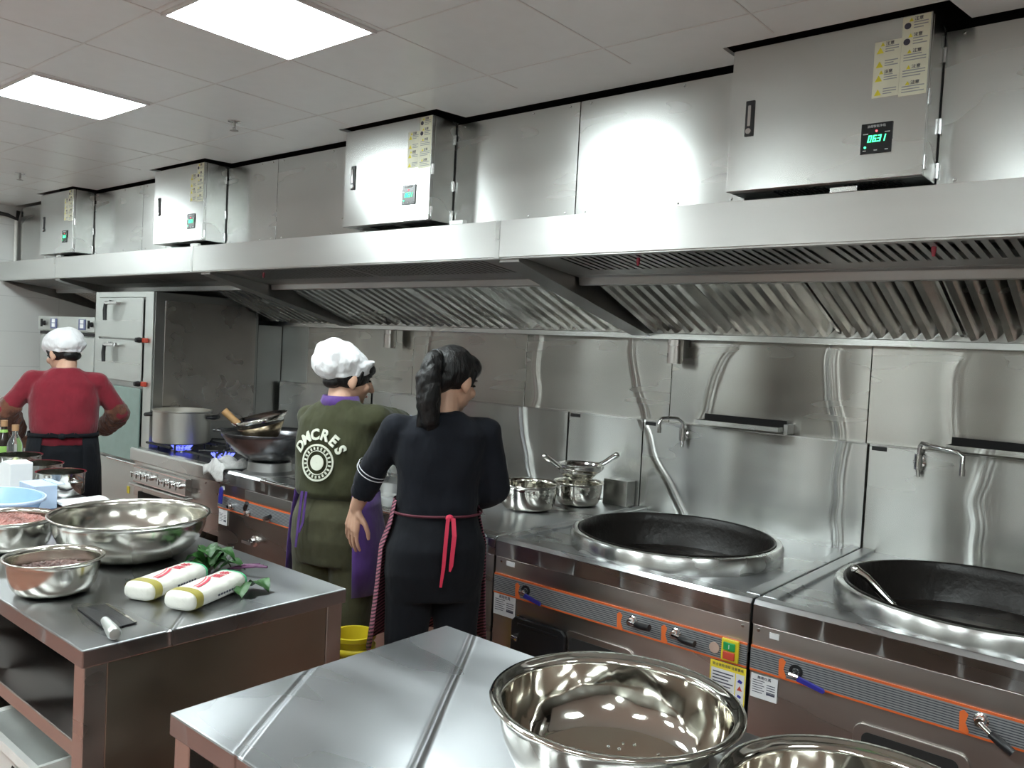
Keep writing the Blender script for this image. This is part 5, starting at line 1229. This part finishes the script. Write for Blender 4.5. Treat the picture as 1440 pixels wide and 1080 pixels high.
# print on the back: arched lettering and a plain round badge, wrapped on the torso surface
def on_back(bm, cx, cz, push=.0):
    """map flat (u, v) onto the curved back of the sweatshirt"""
    def fn(c):
        x = cx + c.x; z = cz + c.y
        def at(z):
            T = PG['torso']
            for a, b in zip(T, T[1:]):
                if a[2] <= z <= b[2]:
                    k = (z - a[2]) / (b[2] - a[2]); return a[3] + (b[3] - a[3]) * k, a[4] + (b[4] - a[4]) * k
            return T[-1][3:5]
        rx, ry = at(z); q = max(0, 1 - abs(x / rx) ** 2.3) ** (1 / 2.3)
        return (x, -ry * q - .010 - push - c.z * .6, z)
    return move(bm, fn)
bm = BM()
word = 'DMCRES'
for i, ch in enumerate(word):
    a = math.radians(62 - i * 24.8); c = text_bm(ch, .058, .004, bold=.002)
    r = .108; ca, sa = math.cos(a - PI / 2 + PI / 2), 0
    ang = math.radians(-(i - 2.5) * -23.5) * -1
    rot = Matrix.Rotation(ang, 3, 'Z')
    px, pz = -math.sin(ang) * r, math.cos(ang) * r
    move(c, lambda v: rot @ v + Vector((px, pz, 0))); bmesh.ops.subdivide_edges(c, edges=c.edges, cuts=1); merge(bm, c)
on_back(bm, -.01, 1.075); obj('lettering', bm, M['print_white'], top, local=True, recalc=True)
bm = BM()
def flat_ring(bm, r0, r1, n=40, sx=1, sy=1):
    A = [[bm.verts.new((r * sx * math.cos(2 * PI * k / n), r * sy * math.sin(2 * PI * k / n), zz)) for k in range(n)] for r, zz in ((r0, 0), (r0, .006), (r1, .006), (r1, 0))]
    for p, q in zip(A, A[1:] + A[:1]):
        for k in range(n): bm.faces.new((p[k], p[(k + 1) % n], q[(k + 1) % n], q[k]))
flat_ring(bm, .066, .073); flat_ring(bm, .045, .048); flat_ring(bm, .001, .030)
for k in range(22):
    a = 2 * PI * k / 22; c = BM(); box(c, -.003, .003, .051, .062, 0, .006); m_ = Matrix.Rotation(a, 3, 'Z'); move(c, lambda v: m_ @ v); merge(bm, c)
on_back(bm, -.01, 1.075); obj('round_badge', bm, M['print_white'], top, local=True)

# --- woman in red
PR = dict(head=(-.02, .07, 1.405), head_yaw=.75, head_pitch=-.3, neck=(0, .005, 1.285),
    L=dict(sh=(-.165, .01, 1.25), el=(-.29, .03, 1.07), wr=(-.235, .21, .90), hd=(.1, .7, -.5), hn=(-.3, .1, .9), ts=1, curl=.6, sleeve=.15, sr=(.064, .058, .052)),
    R=dict(sh=(.165, .01, 1.25), el=(.285, .05, 1.06), wr=(.19, .24, .93), hd=(-.4, .85, -.1), hn=(.2, .1, .9), ts=-1, curl=.6, sleeve=.1, sr=(.064, .058, .052)),
    torso=[(0, .0, .885, .165, .125), (0, .0, .92, .178, .132), (0, .0, .945, .165, .122), (0, 0, .97, .175, .128), (0, 0, 1.06, .18, .122), (0, 0, 1.15, .178, .115), (0, .002, 1.235, .172, .098), (0, .004, 1.285, .125, .076), (0, .005, 1.325, .07, .06)],
    hips=[(0, 0, .66, .175, .12), (0, -.008, .76, .185, .135), (0, -.008, .86, .172, .128), (0, 0, .93, .15, .11)], top_mat=M['red_shirt'], leg_mat=M['trousers_black'], top_name='shirt', leg_r=(.098, .08, .07), fold=.014)
tr_, h, Hm, body, top, trs = person('woman in a crimson shirt and white cap with brown sleeve covers, at the far left', (-4.98, 1.96, 0), math.radians(66), PR)
chef_cap(tr_, h, Hm, -.1, (.104, .122, .08), -.02, .062)
hair_shell(tr_, h, Hm, [('e', (0, -.014, .01), (.08, .095, .075)), ('e', (0, -.072, -.035), (.055, .032, .03)), ('c', (-.074, .02, .02), (-.078, .01, -.025), .012, .007), ('c', (.074, .02, .02), (.078, .01, -.025), .012, .007)], disp=.004)
for A in (PR['L'], PR['R']):
    el, wr = Vector(A['el']), Vector(A['wr']); bm = BM(); d = (wr - el).normalized()
    sh = Vector(A['sh']); tube(bm, [sh.lerp(el, .70), sh.lerp(el, .78), el + (sh - el) * .02, el.lerp(wr, .35), el.lerp(wr, .8), el.lerp(wr, .95)], [.050, .062, .066, .064, .052, .036], 18); o = obj('sleeve_cover', bm, M['brown_sleeve'], tr_, smooth=True, local=True); remesh(o, .006, 4, .02, .05)
ap = shell('apron', wrap([(0, 0, .935, .178, .135), (0, .0, .86, .188, .148), (0, .005, .75, .2, .16), (0, .01, .5, .21, .175)], F - 2.6, F + 2.6), M['trousers_black'], tr_, .003)
bm = BM(); loft(bm, [(0, 0, .934, .180, .136), (0, 0, .957, .178, .135)], 30, False); shell('apron_band', bm, M['trousers_black'], ap, .004)
bm = BM(); ellipsoid(bm, (0, -.15, .945), (.02, .012, .018), None, 12, 8); ribbon(bm, [(0, -.15, .945), (-.06, -.155, .955), (-.085, -.15, .945)], [.008, .012, .01]); ribbon(bm, [(0, -.15, .945), (.06, -.155, .955), (.085, -.15, .945)], [.008, .012, .01]); obj('apron_knot', bm, M['trousers_black'], ap, local=True)

# ================================================================== camera, light, view
W = bpy.data.worlds.new('world'); SC.world = W; W.use_nodes = True
W.node_tree.nodes['Background'].inputs[0].default_value = (.02, .02, .02, 1); W.node_tree.nodes['Background'].inputs[1].default_value = 1
yaw, pitch, roll, f = .6967933, .0399795, -.05128907, 1153.9
fwd = Vector((-math.sin(yaw) * math.cos(pitch), math.cos(yaw) * math.cos(pitch), -math.sin(pitch)))
right = Vector((math.cos(yaw), math.sin(yaw), 0)); down = fwd.cross(right)
r2 = right * math.cos(roll) + down * math.sin(roll); d2 = -right * math.sin(roll) + down * math.cos(roll)
cam = bpy.data.cameras.new('camera'); co = bpy.data.objects.new('camera', cam); COL.objects.link(co)
cam.sensor_fit = 'HORIZONTAL'; cam.sensor_width = 36; cam.lens = f / 1440 * 36; cam.clip_start = .05
m = Matrix((( r2.x, -d2.x, -fwd.x, 0), (r2.y, -d2.y, -fwd.y, 0), (r2.z, -d2.z, -fwd.z, 1.55), (0, 0, 0, 1)))
co.matrix_world = m; SC.camera = co
SC.view_settings.view_transform = 'Standard'; SC.view_settings.look = 'None'; SC.view_settings.gamma = 1
SC.view_settings.use_curve_mapping = False; SC.view_settings.exposure = 1.22
SC.cycles.use_denoising = True
SC.cycles.max_bounces = 10; SC.cycles.glossy_bounces = 6; SC.cycles.diffuse_bounces = 4; SC.cycles.caustics_reflective = True
SC.cycles.sample_clamp_indirect = 6
